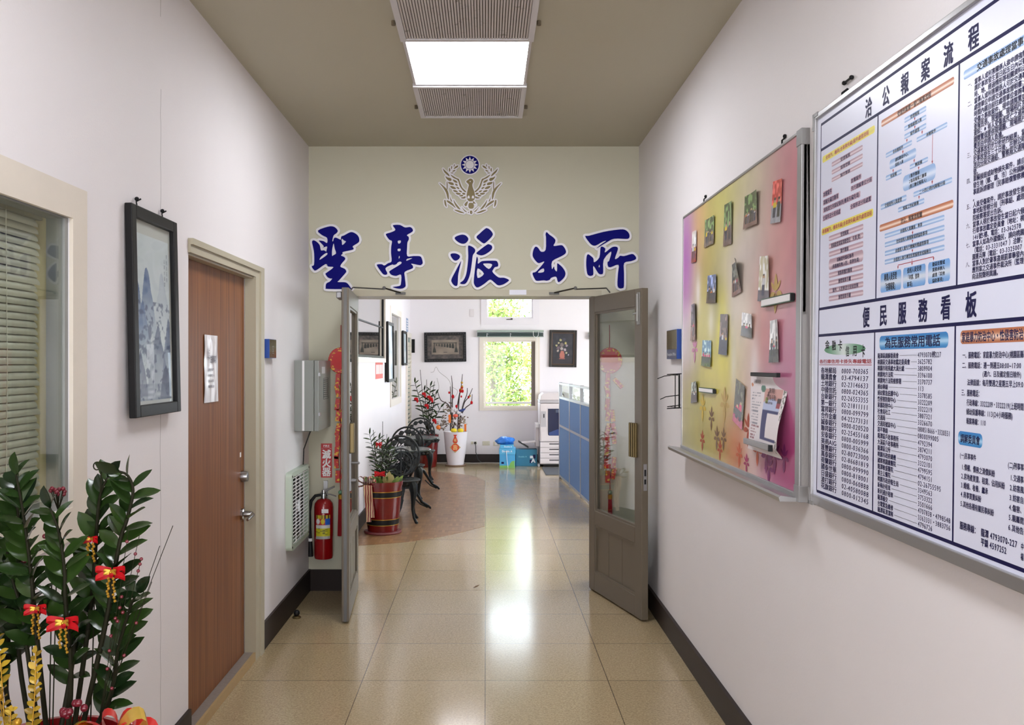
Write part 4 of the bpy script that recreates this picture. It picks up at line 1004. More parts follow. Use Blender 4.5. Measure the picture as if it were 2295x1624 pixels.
def blobs(u, v):
    U = u * 1.835; V = v * 1.2
    c = (206, 196, 188)
    def add(x, y, rx, ry, col, k=1.0):
        nonlocal c
        d = ((U - x) / rx) ** 2 + ((V - y) / ry) ** 2
        c = mix(c, col, k * math.exp(-d))
    add(.45, .25, .55, .35, (168, 160, 58), .95); add(.85, .15, .4, .2, (176, 150, 50), .8)
    add(.85, 1.1, .5, .25, (196, 190, 96), .95); add(.55, .85, .22, .5, (176, 160, 76), .85)
    add(1.2, .85, .35, .35, (204, 190, 184), .9); add(.35, 1.15, .18, .3, (204, 160, 104), .8)
    add(.05, .95, .2, .42, (176, 104, 178), .98); add(.08, .55, .22, .16, (216, 202, 210), .9); add(.22, .5, .2, .12, (212, 196, 190), .7)
    add(1.8, .95, .3, .55, (196, 122, 136), .95); add(1.62, .72, .18, .3, (210, 158, 148), .6)
    add(.72, .72, .12, .12, (128, 120, 72), .8); add(.82, .60, .10, .16, (222, 212, 52), .85)
    add(.9, .42, .16, .14, (226, 214, 60), .8); add(.62, .36, .2, .14, (222, 208, 92), .7); add(.45, .62, .2, .16, (206, 196, 96), .6)
    add(1.2, .5, .22, .22, (216, 196, 160), .6); add(1.45, .55, .16, .2, (186, 104, 96), .7)
    add(1.82, .1, .45, .3, (170, 50, 112), 1.0); add(1.75, .35, .22, .25, (176, 96, 136), .85)
    add(1.1, .08, .22, .16, (204, 112, 62), .8); add(1.3, .12, .12, .2, (224, 200, 196), .9); add(1.02, .42, .05, .12, (226, 222, 226), .6)
    add(.35, .78, .05, .10, (236, 226, 224), .9); add(.62, .62, .06, .09, (236, 230, 226), .7); add(1.33, .42, .06, .12, (234, 222, 220), .8)
    n = vnoise(U * 9, V * 9, 2) * .5 + vnoise(U * 23, V * 21, 4) * .5
    return tuple(min(255, x * (.95 + .1 * n)) for x in c)
paint('flower_print', BW - .053, BH - .034, 96, 64, blobs, mat_vc('glossy laminate', .28, .5), b1, z=-.0012, x0=.008, y0=.024)
FC = {'br': (116, 84, 56), 'red': (170, 70, 44), 'or': (196, 96, 60), 'pu': (128, 46, 104), 'pk': (198, 132, 168), 'be': (190, 160, 96), 'yl': (206, 176, 60), 'ma': (160, 44, 92)}
mb = MB()
def orchid(x, y, s, col, rot=0):
    for a, L, W in ((90, .62, .16), (58, .42, .13), (122, .42, .13), (205, .30, .22), (335, .30, .22), (268, .75, .17)):
        a = R(a + rot); q = []
        for i in range(11):
            t = i / 10 if i <= 5 else (10 - i) / 5
            t = (i / 5) if i <= 5 else (10 - i) / 5
            w = W * .5 * math.sin(PI * min(1, t * .95 + .05)) * (1 if i <= 5 else -1)
            q.append((x + s * (.05 + L * t) * math.cos(a) - s * w * math.sin(a), y + s * (.05 + L * t) * math.sin(a) + s * w * math.cos(a)))
        mb.poly([(x + (p[0] - x) * 1.15, y + (p[1] - y) * .52, -.0004 + .00001 * len(mb.f)) for p in q], FC[col])
for c_, x, y, s_ in (('br', .654, .207, .11), ('red', .477, .09, .10), ('br', .758, .124, .11), ('br', .876, .13, .10), ('red', .815, .075, .09), ('or', 1.131, .085, .10), ('or', 1.39, .13, .12), ('red', 1.26, .20, .13), ('pu', 1.503, .12, .13), ('pu', 1.604, .13, .13), ('pu', 1.534, .075, .11), ('pu', 1.71, .13, .10), ('pk', .30, .535, .13), ('be', .89, .285, .15), ('yl', .48, .25, .13), ('ma', 1.24, .06, .08), ('be', 1.6, .72, .14)):
    orchid(x, y, s_ * 1.4, c_)
mb.build('orchid_motif', M_PRINT, b1, vc=True)
for x in (.42, 1.62):
    mb = MB(); mb.tube([(x, BH, -.012), (x, BH + .022, -.012), (x + .018, BH + .03, -.02)], .0035, 6); mb.ball((x + .02, BH + .032, -.016), .008, 8, 6)
    mb.build('hanger', M_BLACK, b1)
def B1(x, y, z=.0): return b1.matrix_world @ Matrix.Translation((x, y, z))

# photos stuck to the board
def snap(sky, ground, fig, seed, hor=.42):
    rng = random.Random(seed)
    fs = []
    n = len(fig)
    for i, f in enumerate(fig): fs.append(((i + .5 + rng.uniform(-.12, .12)) / n * .8 + .1, rng.uniform(.50, .62), rng.uniform(.7, .9) * .42 / max(2.2, n), f, rng))
    def fn(u, v):
        c = mix(ground, tuple(x * .8 for x in ground), vnoise(u * 7, v * 9, seed)) if v < hor else mix(sky, tuple(min(255, x * 1.7 + 20) for x in sky), sst(.45, .75, vnoise(u * 9, v * 8, seed + 3)))
        for x, top, w, f, _ in fs:
            dx = abs(u - x)
            if dx < w and .14 < v < top:
                if v > top - .11: c = (186, 146, 122) if dx < w * .5 and v < top - .045 else ((34, 28, 28) if dx < w * .55 else c)
                elif v > .36: c = f[0]
                elif dx < w * .8: c = f[1]
        return c
    return fn
NAVYC = ((44, 48, 84), (30, 32, 52)); YEL = ((212, 182, 50), (40, 44, 70)); PNK = ((208, 70, 108), (50, 50, 70)); WHT = ((206, 206, 210), (52, 58, 92)); BLK = ((40, 40, 48), (30, 30, 36)); ORG = ((214, 118, 50), (50, 50, 60))
GRN = (66, 84, 50); PAV = (132, 112, 98); GRY = (150, 148, 152)
PH = [(.278, 1.051, .108, .158, -2, snap((222, 214, 208), (170, 60, 44), [WHT, YEL], 1, .5), 'small photo of a seated group, topmost left on the flower board'),
 (.596, 1.082, .190, .132, -1, snap(GRN, PAV, [YEL, NAVYC, BLK, YEL], 2), 'wide photo of people under trees, second from the left in the top row'),
 (.932, 1.068, .142, .184, -2, snap(GRN, (120, 96, 88), [YEL, NAVYC], 3), 'tall photo of two yellow vested people before trees in the top row'),
 (1.285, 1.071, .196, .134, -1.5, snap(GRN, (136, 104, 98), [ORG, WHT, BLK, NAVYC, WHT], 4), 'wide photo of a long line of people under trees, top row'),
 (1.613, 1.047, .118, .154, -5, snap((190, 60, 56), (176, 176, 186), [YEL, BLK], 5), 'photo with a red lantern top right on the flower board'),
 (.650, .807, .180, .131, -3, snap((92, 104, 140), (96, 80, 72), [BLK, ORG, WHT], 6), 'photo of a blue shop front with flowers, left in the second row'),
 (1.081, .819, .150, .142, 5, snap((90, 92, 84), (150, 112, 104), [BLK, WHT, PNK, BLK], 7), 'curling photo of a street crowd in the middle of the second row'),
 (1.468, .780, .145, .172, -5, snap((206, 198, 168), (120, 112, 124), [WHT], 8, .25), 'photo of a person in a hoop arch held by a white magnet bar'),
 (.280, .670, .120, .186, 2, snap((70, 62, 72), (150, 110, 100), [PNK], 9), 'tall photo with a pink shirt at the left edge of the flower board'),
 (.876, .588, .146, .180, -3, snap((84, 70, 66), (90, 90, 110), [NAVYC, WHT, NAVYC, YEL], 10), 'tall photo of people in jeans in the middle of the flower board'),
 (1.240, .614, .164, .096, -6, snap((206, 206, 208), (92, 84, 74), [BLK, PNK, BLK], 11), 'small tilted photo of a couple over pink flowers'),
 (1.598, .541, .116, .155, 1, snap((190, 190, 192), (96, 92, 94), [BLK, PNK, BLK], 12, .3), 'grey photo of three people, just above the flyer'),
 (.560, .508, .188, .124, -2, snap((120, 160, 190), (104, 124, 70), [PNK, PNK, PNK, PNK, PNK], 13, .36), 'wide photo of a pink team on grass with trees behind'),
 (.308, .315, .142, .106, 5, snap((110, 116, 108), (92, 84, 84), [BLK, WHT, BLK], 14), 'small photo at the lower left of the flower board'),
 (1.134, .292, .150, .182, -12, snap((60, 62, 52), (210, 66, 110), [PNK, PNK], 15, .2), 'tilted photo of two people in pink beside the flyer')]
rng = random.Random(4)
for x, y, w_, h_, rot, fn, lab in PH:
    t = thing('photo_print', lab, 'photo', M=B1(x, y, .0015) @ Matrix.Rotation(R(rot), 4, 'Z'), group='photos on the flower board')
    k1, k2 = rng.uniform(.004, .010), rng.uniform(.002, .012)
    if 'curling' in lab: k2 = .03
    paint('print', w_, h_, 26, 34, fn, M_PHOTO, t, bend=lambda u, v, k1=k1, k2=k2: k1 * (1 - v) ** 2 * .6 + k2 * u ** 3 * v)
def magnet(x0, y0, x1, lab, m, hh=.012, e=None):
    t = thing('magnet_bar', lab, 'magnet', M=B1(x0, y0, .0), group='magnet bars on the flower board')
    L = x1 - x0
    MB().box(0, L - .012, -hh, hh, .001, .014).build('bar', m, t, bevel=.002)
    MB().box(L - .012, L, -hh - .0005, hh + .0005, .001, .0145).build('end_cap', M_BLACK, t)
    if e: mb = MB(); mb.box(0, L - .012, hh, hh + .003, .001, .0142); mb.box(0, L - .012, -hh - .003, -hh, .001, .0142); mb.build('rim', e, t)
M_GRM = mat('dark green plastic', (50, 84, 66), .4)
magnet(1.465, .687, 1.812, 'white magnet bar with green rims at the right of the flower board', M_WHITE, .012, M_GRM)
magnet(.451, .332, .740, 'white magnet bar with green rims at the lower left of the flower board', M_WHITE, .009, M_GRM)
# flyer
fl = thing('event_flyer', 'curled white event flyer with a pink and navy panel on the flower board', 'flyer', M=B1(1.525, .275, .002))
def fly(u, v):
    c = (228, 220, 222)
    x, y = u, v
    if .42 < x < .90 and .60 < y < .80:
        c = (206, 158, 150)
        if y < .60 + .09 * (1 - abs(x - .66) * 2.4): c = (182, 192, 222)
    if .42 < x < .90 and .545 < y <= .62: c = (182, 192, 222)
    if .42 < x < .90 and .50 < y <= .545: c = (56, 58, 108)
    if .42 < x < .58 and .20 < y <= .50: c = (56, 58, 108)
    if .42 < x < .93 and .17 < y <= .21: c = (56, 58, 108)
    if .46 < x < .54 and .62 < y < .70: c = (128, 140, 70)
    if .50 < x < .56 and .71 < y < .77: c = (104, 62, 58)
    if .80 < x < .90 and .58 < y < .70: c = (150, 60, 74) if y < .64 else (70, 40, 40)
    if ((x - .375) / .065) ** 2 + ((y - .80) / .045) ** 2 < 1: c = (86, 124, 108)
    for fx in (.05, .95):
        if ((x - fx) / .035) ** 2 + ((y - .84) / .022) ** 2 < 1: c = (196, 128, 92)
    if x > .92 and .45 < y < .8 and vnoise(x * 60, y * 40, 2) > .62: c = (104, 110, 96)
    if x > .9 and .05 < y < .2 and vnoise(x * 60, y * 40, 2) > .6: c = (92, 96, 86)
    if .05 < x < .37 and .14 < y < .76:
        k = (y - .14) / .0385; r = k - math.floor(k)
        if .3 < r < .72 and x < .2 + .17 * hsh(math.floor(k), 2) and hsh(math.floor(x * 60), math.floor(k)) > .25:
            c = (150, 96, 104) if k < 5 else (140, 138, 150)
    if .60 < x < .88 and .23 < y < .49 and hsh(math.floor(x * 14), math.floor(y * 26), 3) > .9: c = (150, 150, 170)
    return c
def flb(u, v): return .004 + .03 * (1 - v) ** 2 * (.35 + .65 * u) + .012 * math.sin(v * 5) * u - (.02 * u * sst(.12, 0, v))
paint('sheet', .42, .300, 66, 84, fly, M_PRINT, fl, bend=flb)
mb = MB()
def fz(u, v): return flb(u, v) + .0016
for s_, x, y, h_, w_ in (('活動訊息', -.12, .115, .016, .09), ('暑期', .055, .085, .02, .07), ('宣導活動', .06, .06, .022, .11), ('歡迎參加', .045, .04, .009, .08)):
    z_ = fz((x + .21) / .42, (y + .15) / .3) + .002
    ctext(mb, s_, x, y, h_, w_, z_, .01)
mb.build('lettering', mat('dark flyer print', (70, 48, 58), .5), fl)
magnet(1.373, .418, 1.70, 'black magnet strip across the top of the curled flyer', M_BLACK, .0075)
magnet(1.353, .158, 1.685, 'silver magnet bar across the bottom of the curled flyer', M_ALU, .011)
for nm in ('magnet_bar.002', 'magnet_bar.003'):
    bpy.data.objects[nm].matrix_world = bpy.data.objects[nm].matrix_world @ Matrix.Translation((0, 0, .012 if nm.endswith('2') else .032))

# ---------------------------------------------------------------- white notice board on the right wall
TILT = (.0121, 0, .99993)
b2 = thing('notice_board', 'large white framed service notice board with blue printing at the right edge', 'notice board', M=frame_mat((1.045, 2.97, 1.154), (0, -1, 0), TILT))
W2 = 1.47; H2 = 1.24
MB().box(.0, W2, .0, H2, -.016, -.002).build('backing', mat('board back', (190, 188, 186), .5), b2)
MB().box(.012, W2 - .012, .012, H2 - .012, -.0018, 0).build('printed_sheet', mat('white laminate', (214, 216, 234), .32, spec=.4), b2)
mb = MB(); mb.frame(0, W2, 0, H2, .016, -.018, .009, .030); mb.build('frame', M_BFRM, b2, bevel=.002)
for x, y in ((-.003, -.003), (-.003, H2 - .05), (W2 - .04, -.003), (W2 - .04, H2 - .05)):
    mb = MB(); mb.box(x, x + .012 if x < 0 else x + .043, y, y + .053, -.019, .011); mb.box(x, x + .043, y if y < 0 else y + .041, y + .012 if y < 0 else y + .053, -.019, .011)
    mb.build('corner_cap', M_CAP, b2)
for x in (.20, 1.05):
    mb = MB(); mb.tube([(x, H2, -.008), (x, H2 + .015, -.008), (x + .02, H2 + .02, -.015)], .005, 6)
    mb.tube([(x, H2 + .045, -.012), (x + .055, H2 + .045, -.012)], .0035, 6); mb.ball((x, H2 + .045, -.012), .007, 8, 6); mb.ball((x + .055, H2 + .045, -.012), .007, 8, 6)
    mb.build('hanger', M_BLACK, b2)
mb = MB(); z = .0003
def hl(v, u0=.045, u1=W2 - .045, w=.0085): mb.box(u0, u1, v - w / 2, v + w / 2, .00005, z)
def vl(u, v0, v1, w=.0065): mb.box(u - w / 2, u + w / 2, v0, v1, .00005, z)
for v in (1.199, 1.1185, .617, .5335, .0435): hl(v)
vl(.0465, .5335, 1.199, .005); vl(.045, .0435, .617, .005); vl(W2 - .046, .0435, 1.199)
vl(.4725, .617, 1.1185); vl(.9015, .617, 1.1185); vl(.468, .0435, .5335); vl(.8975, .0435, .5335)
mb.build('ruled_lines', M_NAVY, b2)
# coloured fields
PC = {'y': ((226, 214, 90), (214, 204, 96)), 'p': ((176, 146, 160), (222, 206, 214)), 'q': ((198, 166, 184), (204, 178, 192)), 'o': ((176, 104, 68), (236, 214, 200)), 'b': ((140, 172, 216), (210, 220, 238)), 'B': ((112, 160, 216), (206, 214, 226)), 'u': ((44, 124, 190), (170, 206, 232))}
mb = MB()
PL_ = list(PILLS) + [('u', .944, 1.40, 1.062 + .018, 1.062 + .05)]
for kind, u0, u1, v0, v1 in PILLS:
    if u0 > .9 and kind in 'bo': u1 = W2 - .07
    ca, cb_ = PC[kind]; n = 10; rr = min((v1 - v0) / 2, .02) if kind not in 'qB' else (.003 if kind == 'q' else .008)
    prev = None
    for i in range(n + 1):
        t = i / n; v = v0 + (v1 - v0) * t
        d = min(v - v0, v1 - v); ins = rr - math.sqrt(max(0, rr * rr - (rr - d) ** 2)) if d < rr else 0
        cc = mix(ca, cb_, math.exp(-((t - .45) / .2) ** 2))
        q = (mb.vert((u0 + ins * .6, v, .0003), cc), mb.vert((u1 - ins * .6, v, .0003), cc))
        if prev: mb.face((prev[0], prev[1], q[1], q[0]))
        prev = q
# green ellipse behind the card heading
prev = None
for i in range(25):
    t = i / 24; u = .0958 + .3145 * t; hw = .0165 * math.sqrt(max(0, 1 - (2 * t - 1) ** 2)); k = 1 - abs(t - .48) * 2.6
    cc = mix((84, 140, 104), (216, 224, 224), max(0, k)); vc_ = .4875
    q = (mb.vert((u, vc_ - hw, .0003), cc), mb.vert((u, vc_ + hw, .0003), cc))
    if prev: mb.face((prev[0], q[0], q[1], prev[1]))
    prev = q
mb.build('colour_fields', M_PRINT, b2, vc=True)
mn, mk, mr_ = MB(), MB(), MB(); SEL = {'n': mn, 'k': mk, 'r': mr_}
for i, ch in enumerate('洽公報案流程'): ctext(mn, ch, .4105 + .1102 * i, 1.154, .052, .0455, bold=.032)
for i, ch in enumerate('便民服務看板'): ctext(mn, ch, .4107 + .1107 * i, .574, .055, .047, bold=.034)
for s_, u0, u1, v, h_, col in TXT:
    text(SEL[col], s_, u0, v, h_, u1, bold=.026 if h_ > .016 else .020)
num = {0: '一、', 3: '二、', 11: '三、', 15: '四、', 19: '五、', 22: '六、', 25: '七、', 28: '八、'}
for i, (s_, v) in enumerate(R3):
    v = 1.0552 - i * (1.0552 - .6337) / 30
    cjk = sum(1 if ord(c) > 0x2000 else .56 for c in s_)
    text(mn, s_, .967, v, .0128, .967 + .01375 * cjk, bold=.021)
    if i in num: text(mn, num[i], .940, v, .0118, .964, bold=.006)
    if 6 <= i <= 14: mk.box(.967, .967 + .01375 * cjk, v - .0076, v - .0070, .0002, .0005)
bank = '各地郵局 龍潭農會 土地銀行 中國信託 台新銀行 第一銀行 富邦銀行 合作金庫 誠泰銀行 聯邦銀行 安泰銀行 美商AIG 匯豐銀行 萬泰銀行 荷蘭銀行 國泰世華 日盛銀行 渣打銀行 花旗銀行'.split()
tel = '0800-700365 03-4794137 02-23146633 0800-024365 02-26553355 02-21811111 0800-099799 04-22273131 0800-020520 02-25455168 0800-005999 0800-036366 02-80723000 02-86681819 0800-099990 0800-818001 0800-060888 02-40580088 0800-012345'.split()
for i, (a, c) in enumerate(zip(bank, tel)):
    t = i / 18; v = .4243 - .3569 * t; du = .012 * t
    text(mn, a, .071 + du, v, .0185, .199 + du, bold=.022)
    text(mn, c, .238 + du, v, .0185, .432 + du, bold=.016, slant=.12)
for ch, u0, u1, v0, v1 in (('金', .1038, .1404, .4916, .5165), ('融', .1598, .1923, .4858, .5152), ('卡', .2085, .2422, .4832, .5159), ('信', .2681, .2958, .4665, .4969), ('用', .3201, .3512, .467, .4976), ('卡', .3791, .4065, .463, .4983)):
    text(mk, ch, u0, (v0 + v1) / 2, v1 - v0, u1, bold=.02)
mr_.box(.056, .451, .4408, .4422, .0002, .0005)
svc = [l.split('|') for l in '龍潭區調解委員會|4793070轉227 桃園區交通事故鑑定委員會|3625782 桃園市稅捐處大溪分處|3809904 桃園地方法院|3396100 桃園地方法院檢察署|3370737 婦幼專線|113 婦幼緊急庇護中心|3378585 性侵害防制中心|3322209 家暴防制中心|3322219 社會局社工|3807321 交通局|3326670 交通局號誌中心|0800518666・3320551 路平專線|0800099005 龍潭區戶政事務所|4792394 大溪區戶政事務所|3874211 龍潭區公所|4793070 桃園市政府總機|3322101 國軍桃園總醫院|4799595 龍潭敏盛醫院|4794151 恩主公醫院|02-26755595 桃園市政府衛生局|3349563 新梅計程車|3753322 新利通計程車|3501666 龍潭義交|4707838・4798548 台電緊急維修|3363331・3883756 龍潭區清潔隊|4796726'.split()]
for i, (a, c) in enumerate(svc):
    t = i / 25; v = .4662 - .4082 * t; du = .0115 * t
    e = .4887 + du + len(a) * .0158
    text(mn, a, .4887 + du, v, .0142, e, bold=.023)
    mk.box(e + .006, .714 + du, v - .0003, v + .0003, .0002, .0005)
    w_ = min(.158, sum(.0105 if ord(k) < 0x2000 else .0125 for k in c))
    text(mn, c, .7195 + du, v + .001, .0158, .7195 + du + w_, bold=.016)
mn.build('lettering', M_NAVY, b2); mk.build('black_lettering', M_INK, b2); mr_.build('red_lettering', M_RINK, b2)
mb = MB()
for u0, v0, u1, v1 in ARROWS:
    if abs(u1 - u0) > .05: mb.box(min(u0, u1), max(u0, u1), v0 - .0008, v0 + .0008, .0002, .00045)
    else:
        mb.box(u0 - .0007, u0 + .0007, min(v0, v1), max(v0, v1), .0002, .00045)
        lo = min(v0, v1); mb.prism([(u0 - .0035, lo + .007), (u0, lo), (u0 + .0035, lo + .007)], .0002, .00045)
mb.build('flow_arrows', M_RINK, b2)
# ---------------------------------------------------------------- back room
KB = FAR / FPX
def bx(px): return (px - 1089) * KB
M_FILL = mat_emit('added office fill light', (250, 248, 255), 7.0)
def bz(py): return 1.6 - (py - 814) * KB
for i, (x, y) in enumerate(((-.3, 8.4), (2.6, 8.4), (-.3, 11.4), (2.6, 11.4))):  # unseen glowing panels added to brighten the back room
    led(x, y, .61, 1.2, 'unseen ceiling panel added to brighten the back room, hidden above the door head', 'added unseen lights of the back room', M_FILL)
M_WFR = mat('white window frame', (232, 226, 232), .4)
# window_2 upper, window_3 lower, window_4 right on the end wall
w2 = struct(MB().frame(U[0] - .10, U[1] + .10, U[2] - .10, U[3] + .1, .098, 0, .012).xf(on_front(0, 0, FAR)).build('window_2', M_WFR), 'small white upper window of the end wall')
MB().frame(U[0] + .001, U[1] - .001, U[2] + .001, U[3] - .001, .02, -.08, -.03).xf(on_front(0, 0, FAR)).build('sash', M_WFR, w2)
MB().box(U[0] + .02, U[1] - .02, U[2] + .02, U[3] - .02, -.06, -.055).xf(on_front(0, 0, FAR)).build('pane', M_PANE, w2)
mb = MB(); mb.box(.33, .43, U[2] - .028, U[2] - .016, .012, .024); mb.box(.40, .43, U[2] - .028, U[2] - .002, .012, .035); mb.build('window_catch', M_DARKST, w2).matrix_world = on_front(0, 0, FAR)
M_WTR = mat('cream window casing', (226, 216, 204), .45)
w3 = struct(MB().frame(LWN[0] - .075, LWN[1] + .03, LWN[2] - .04, LWN[3] + .06, .073, 0, .014, .038).xf(on_front(0, 0, FAR)).build('window_3', M_WTR), 'tall lower window of the end wall with trees outside')
MB().frame(LWN[0] + .002, LWN[1] - .002, LWN[2] + .002, LWN[3] - .002, .03, -.10, -.04).xf(on_front(0, 0, FAR)).build('frame_channel', M_WTR, w3)
mb = MB(); mb.box(LWN[1] - .105, LWN[1] - .032, LWN[2] + .03, LWN[3] - .03, -.10, -.07)
mb.box(LWN[1] - .05, LWN[1] - .033, LWN[2] + .03, LWN[3] - .03, -.069, -.04)
mb.xf(on_front(0, 0, FAR)); mb.build('sash', mat('bronze sash', (112, 100, 92), .4, .4), w3)
MB().box(LWN[0] + .03, LWN[1] - .106, LWN[2] + .065, LWN[2] + .095, -.09, -.05).xf(on_front(0, 0, FAR)).build('lower_rail', M_WFR, w3)
MB().box(LWN[0] + .03, LWN[1] - .04, LWN[2] + .03, LWN[3] - .03, -.075, -.0705).xf(on_front(0, 0, FAR)).build('pane', M_PANE, w3)
w4 = struct(MB().frame(RWN[0] - .06, RWN[1] + .06, RWN[2] - .05, RWN[3] + .06, .058, 0, .014).xf(on_front(0, 0, FAR)).build('window_4', M_WTR), 'second lower window of the end wall, behind the right glass leaf')
MB().frame(RWN[0] + .002, RWN[1] - .002, RWN[2] + .002, RWN[3] - .002, .03, -.10, -.04).xf(on_front(0, 0, FAR)).build('sash', M_WFR, w4)
MB().box(RWN[0] + .03, RWN[1] - .03, RWN[2] + .03, RWN[3] - .03, -.075, -.0705).xf(on_front(0, 0, FAR)).build('pane', M_PANE, w4)
w5 = struct(MB().frame(7.6, 13.6, .85, 2.65, .06, 0, .08).xf(frame_mat((XE + .02, 0, 0), (0, 1, 0), (0, 0, 1))).build('window_5', M_WFR), 'window band of the right wall, out of view')
MB().box(7.66, 13.54, .91, 2.59, .03, .035).xf(frame_mat((XE + .02, 0, 0), (0, 1, 0), (0, 0, 1))).build('pane', M_PANE, w5)
def rolled_blind(x0, x1, z, label):
    t = thing('rolled_blind', label, 'blind', M=on_front((x0 + x1) / 2, z, FAR - .015), group='green rolled up blinds')
    h = (x1 - x0) / 2
    MB().box(-h, h, -.012, .018, 0, .05).build('headrail', mat('grey green rail', (150, 164, 154), .4), t)
    mb = MB()
    for i in range(6): mb.box(-h + .005, h - .005, -.078 + i * .010, -.071 + i * .010, .004, .052)
    mb.build('stacked_slats', mat('dark green slats', (36, 62, 60), .4), t)
    MB().box(-h, h, -.092, -.082, .004, .052).build('bottom_rail', mat('grey green rail 2', (150, 164, 154), .4), t)
    mb = MB()
    mb.tube([(h - .17, .0, .055), (h - .165, -.07, .06), (h - .13, -.105, .06), (h - .09, -.07, .06), (h - .085, .0, .055)], .004, 5)
    mb.tube([(h - .11, -.08, .055), (h - .105, -.5, .055), (h - .11, -.98, .05)], .003, 5)
    for xx in (-h * .7, 0): mb.tube([(xx, -.09, .053), (xx, -.03, .056), (xx + .02, -.05, .058)], .004, 5)
    mb.build('pull_cord', M_WHITE, t)
rolled_blind(bx(1069), bx(1218), 2.115, 'dark green rolled up blind over the lower back window')
rolled_blind(1.655, 2.85, 2.08, 'dark green rolled up blind behind the right glass leaf')

# pictures on the end wall
p = thing('framed_relief', 'wide dark framed relief of a row of bells on the end wall', 'picture', M=on_front(bx(998), bz(777.5), FAR) @ Matrix.Rotation(R(-.8 * -1), 4, 'Z'))
hw, hh = .338, .238
MB().frame(-hw, hw, -hh, hh, .05, .0, .04).build('frame', M_BFR, p, bevel=.004)
mb = MB()
for i in range(15):
    for s_ in (-1, 1): mb.ball((-hw + .04 + (2 * hw - .08) * i / 14, s_ * (hh - .024), .04), .011, 8, 5, (1.6, .8, .5))
for i in range(10):
    for s_ in (-1, 1): mb.ball((s_ * (hw - .024), -hh + .05 + (2 * hh - .1) * i / 9, .04), .011, 8, 5, (.8, 1.6, .5))
mb.build('frame_beading', mat('black carved beads', (44, 42, 46), .35), p)
paint('mount', 2 * hw - .1, 2 * hh - .1, 40, 28, lambda u, v: mix((56, 52, 52), (104, 92, 86), vnoise(u * 22, v * 16, 8)), M_PRINT, p, z=.012)
paint('picture_panel', .44, .235, 24, 14, lambda u, v: mix((120, 106, 96), (150, 136, 122), vnoise(u * 6, v * 4, 3)), M_PRINT, p, z=.016)
mb = MB()
for i in range(7):
    x = -.14 + i * .044; s_ = .0075 + .0016 * i
    mb.prism([(x - s_ * 1.1, .055 - s_ * 4.4), (x + s_ * 1.1, .055 - s_ * 4.4), (x + s_, .055 - s_ * 2), (x + s_ * .6, .055), (x - s_ * .6, .055), (x - s_, .055 - s_ * 2)], .017, .024)
for sx in (-1, 1):
    X_ = sx * .175
    mb.prism([(X_ - .028, -.085), (X_ + .028, -.085), (X_ + .018, -.03), (X_ + .006, .0), (X_ + .006, .075), (X_ - .006, .075), (X_ - .006, .0), (X_ - .018, -.03)], .017, .023)
mb.box(-.19, .19, .062, .072, .018, .026); mb.box(-.03, .03, -.088, -.080, .017, .018); mb.build('bell_relief', mat('dark bronze relief', (44, 44, 40), .5), p)
p = thing('framed_flower_picture', 'dark framed flower vase picture on the end wall right of the window', 'picture', M=on_front(bx(1261.5), bz(781), FAR) @ Matrix.Rotation(R(-.9), 4, 'Z'))
hw, hh = .222, .298
MB().frame(-hw, hw, -hh, hh, .04, 0, .035).build('frame', mat('dark walnut frame', (30, 22, 20), .35), p, bevel=.004)
MB().frame(-hw + .04, hw - .04, -hh + .04, hh - .04, .012, 0, .028).build('inner_slip', mat('bronze slip', (92, 70, 56), .4, .4), p)
def vase(u, v):
    c = mix((44, 46, 52), (62, 58, 66), vnoise(u * 9, v * 12, 3))
    if v < .2: c = mix(c, (58, 52, 58), .7)
    w = .09 + .06 * math.sin(max(0, min(1, (v - .17) / .22)) * PI) if .17 < v < .42 else 0
    if abs(u - .47) < w * .8: c = (176, 108, 96)
    if .16 < v < .19 and abs(u - .47) < .14: c = (150, 90, 84)
    for k, (x, y, r, col) in enumerate(((.38, .78, .055, (196, 186, 130)), (.30, .68, .045, (206, 190, 150)), (.2, .60, .05, (210, 196, 140)), (.62, .68, .06, (206, 190, 120)), (.68, .60, .05, (170, 150, 160)), (.45, .62, .09, (132, 116, 112)), (.44, .5, .07, (190, 176, 170)), (.28, .52, .08, (120, 100, 110)), (.6, .47, .06, (196, 176, 186)), (.27, .43, .05, (206, 190, 176)), (.66, .36, .045, (206, 200, 160)), (.76, .3, .03, (186, 180, 196)), (.55, .8, .07, (74, 72, 84)))):
        if ((u - x) / r) ** 2 + ((v - y) / (r * .75)) ** 2 < .6 + .6 * vnoise(u * 30, v * 30, k): c = mix(c, col, .85)
    return c
paint('picture_panel', 2 * hw - .1, 2 * hh - .1, 44, 60, vase, M_PRINT, p, z=.012)

# sockets, cover plate
def plate(px, py, w, h, label, m, name='wall_socket', cat='socket'):
    t = thing(name, label, cat, M=on_front(bx(px), bz(py), FAR))
    MB().box(-w / 2, w / 2, -h / 2, h / 2, 0, .008).build('plate', m, t, bevel=.002)
    return t
M_SOCK = mat('ivory socket', (206, 200, 180), .4)
t = plate(1062, 992, .118, .076, 'white double wall socket with a black plug right of the white pot', M_WHITE)
mb = MB(); mb.box(-.045, -.012, -.022, .022, .008, .010); mb.box(.012, .045, -.022, .022, .008, .010); mb.build('socket_face', M_SOCK, t)
t = plate(1089.5, 993, .118, .070, 'ivory blank wall plate right of the double socket', M_SOCK, 'wall_plate', 'wall plate')
mb = MB()
for sx in (-.04, .04): mb.lathe([(.004, .008), (.004, .0095)], 8, (sx, 0, 0))
mb.build('screw', M_STEEL, t)
t = plate(1112, 994, .09, .070, 'ivory wall plate half hidden by the blue bag', M_SOCK, 'wall_plate', 'wall plate')
MB().box(-.02, .02, -.02, .02, .008, .010).build('insert', M_WHITE, t)
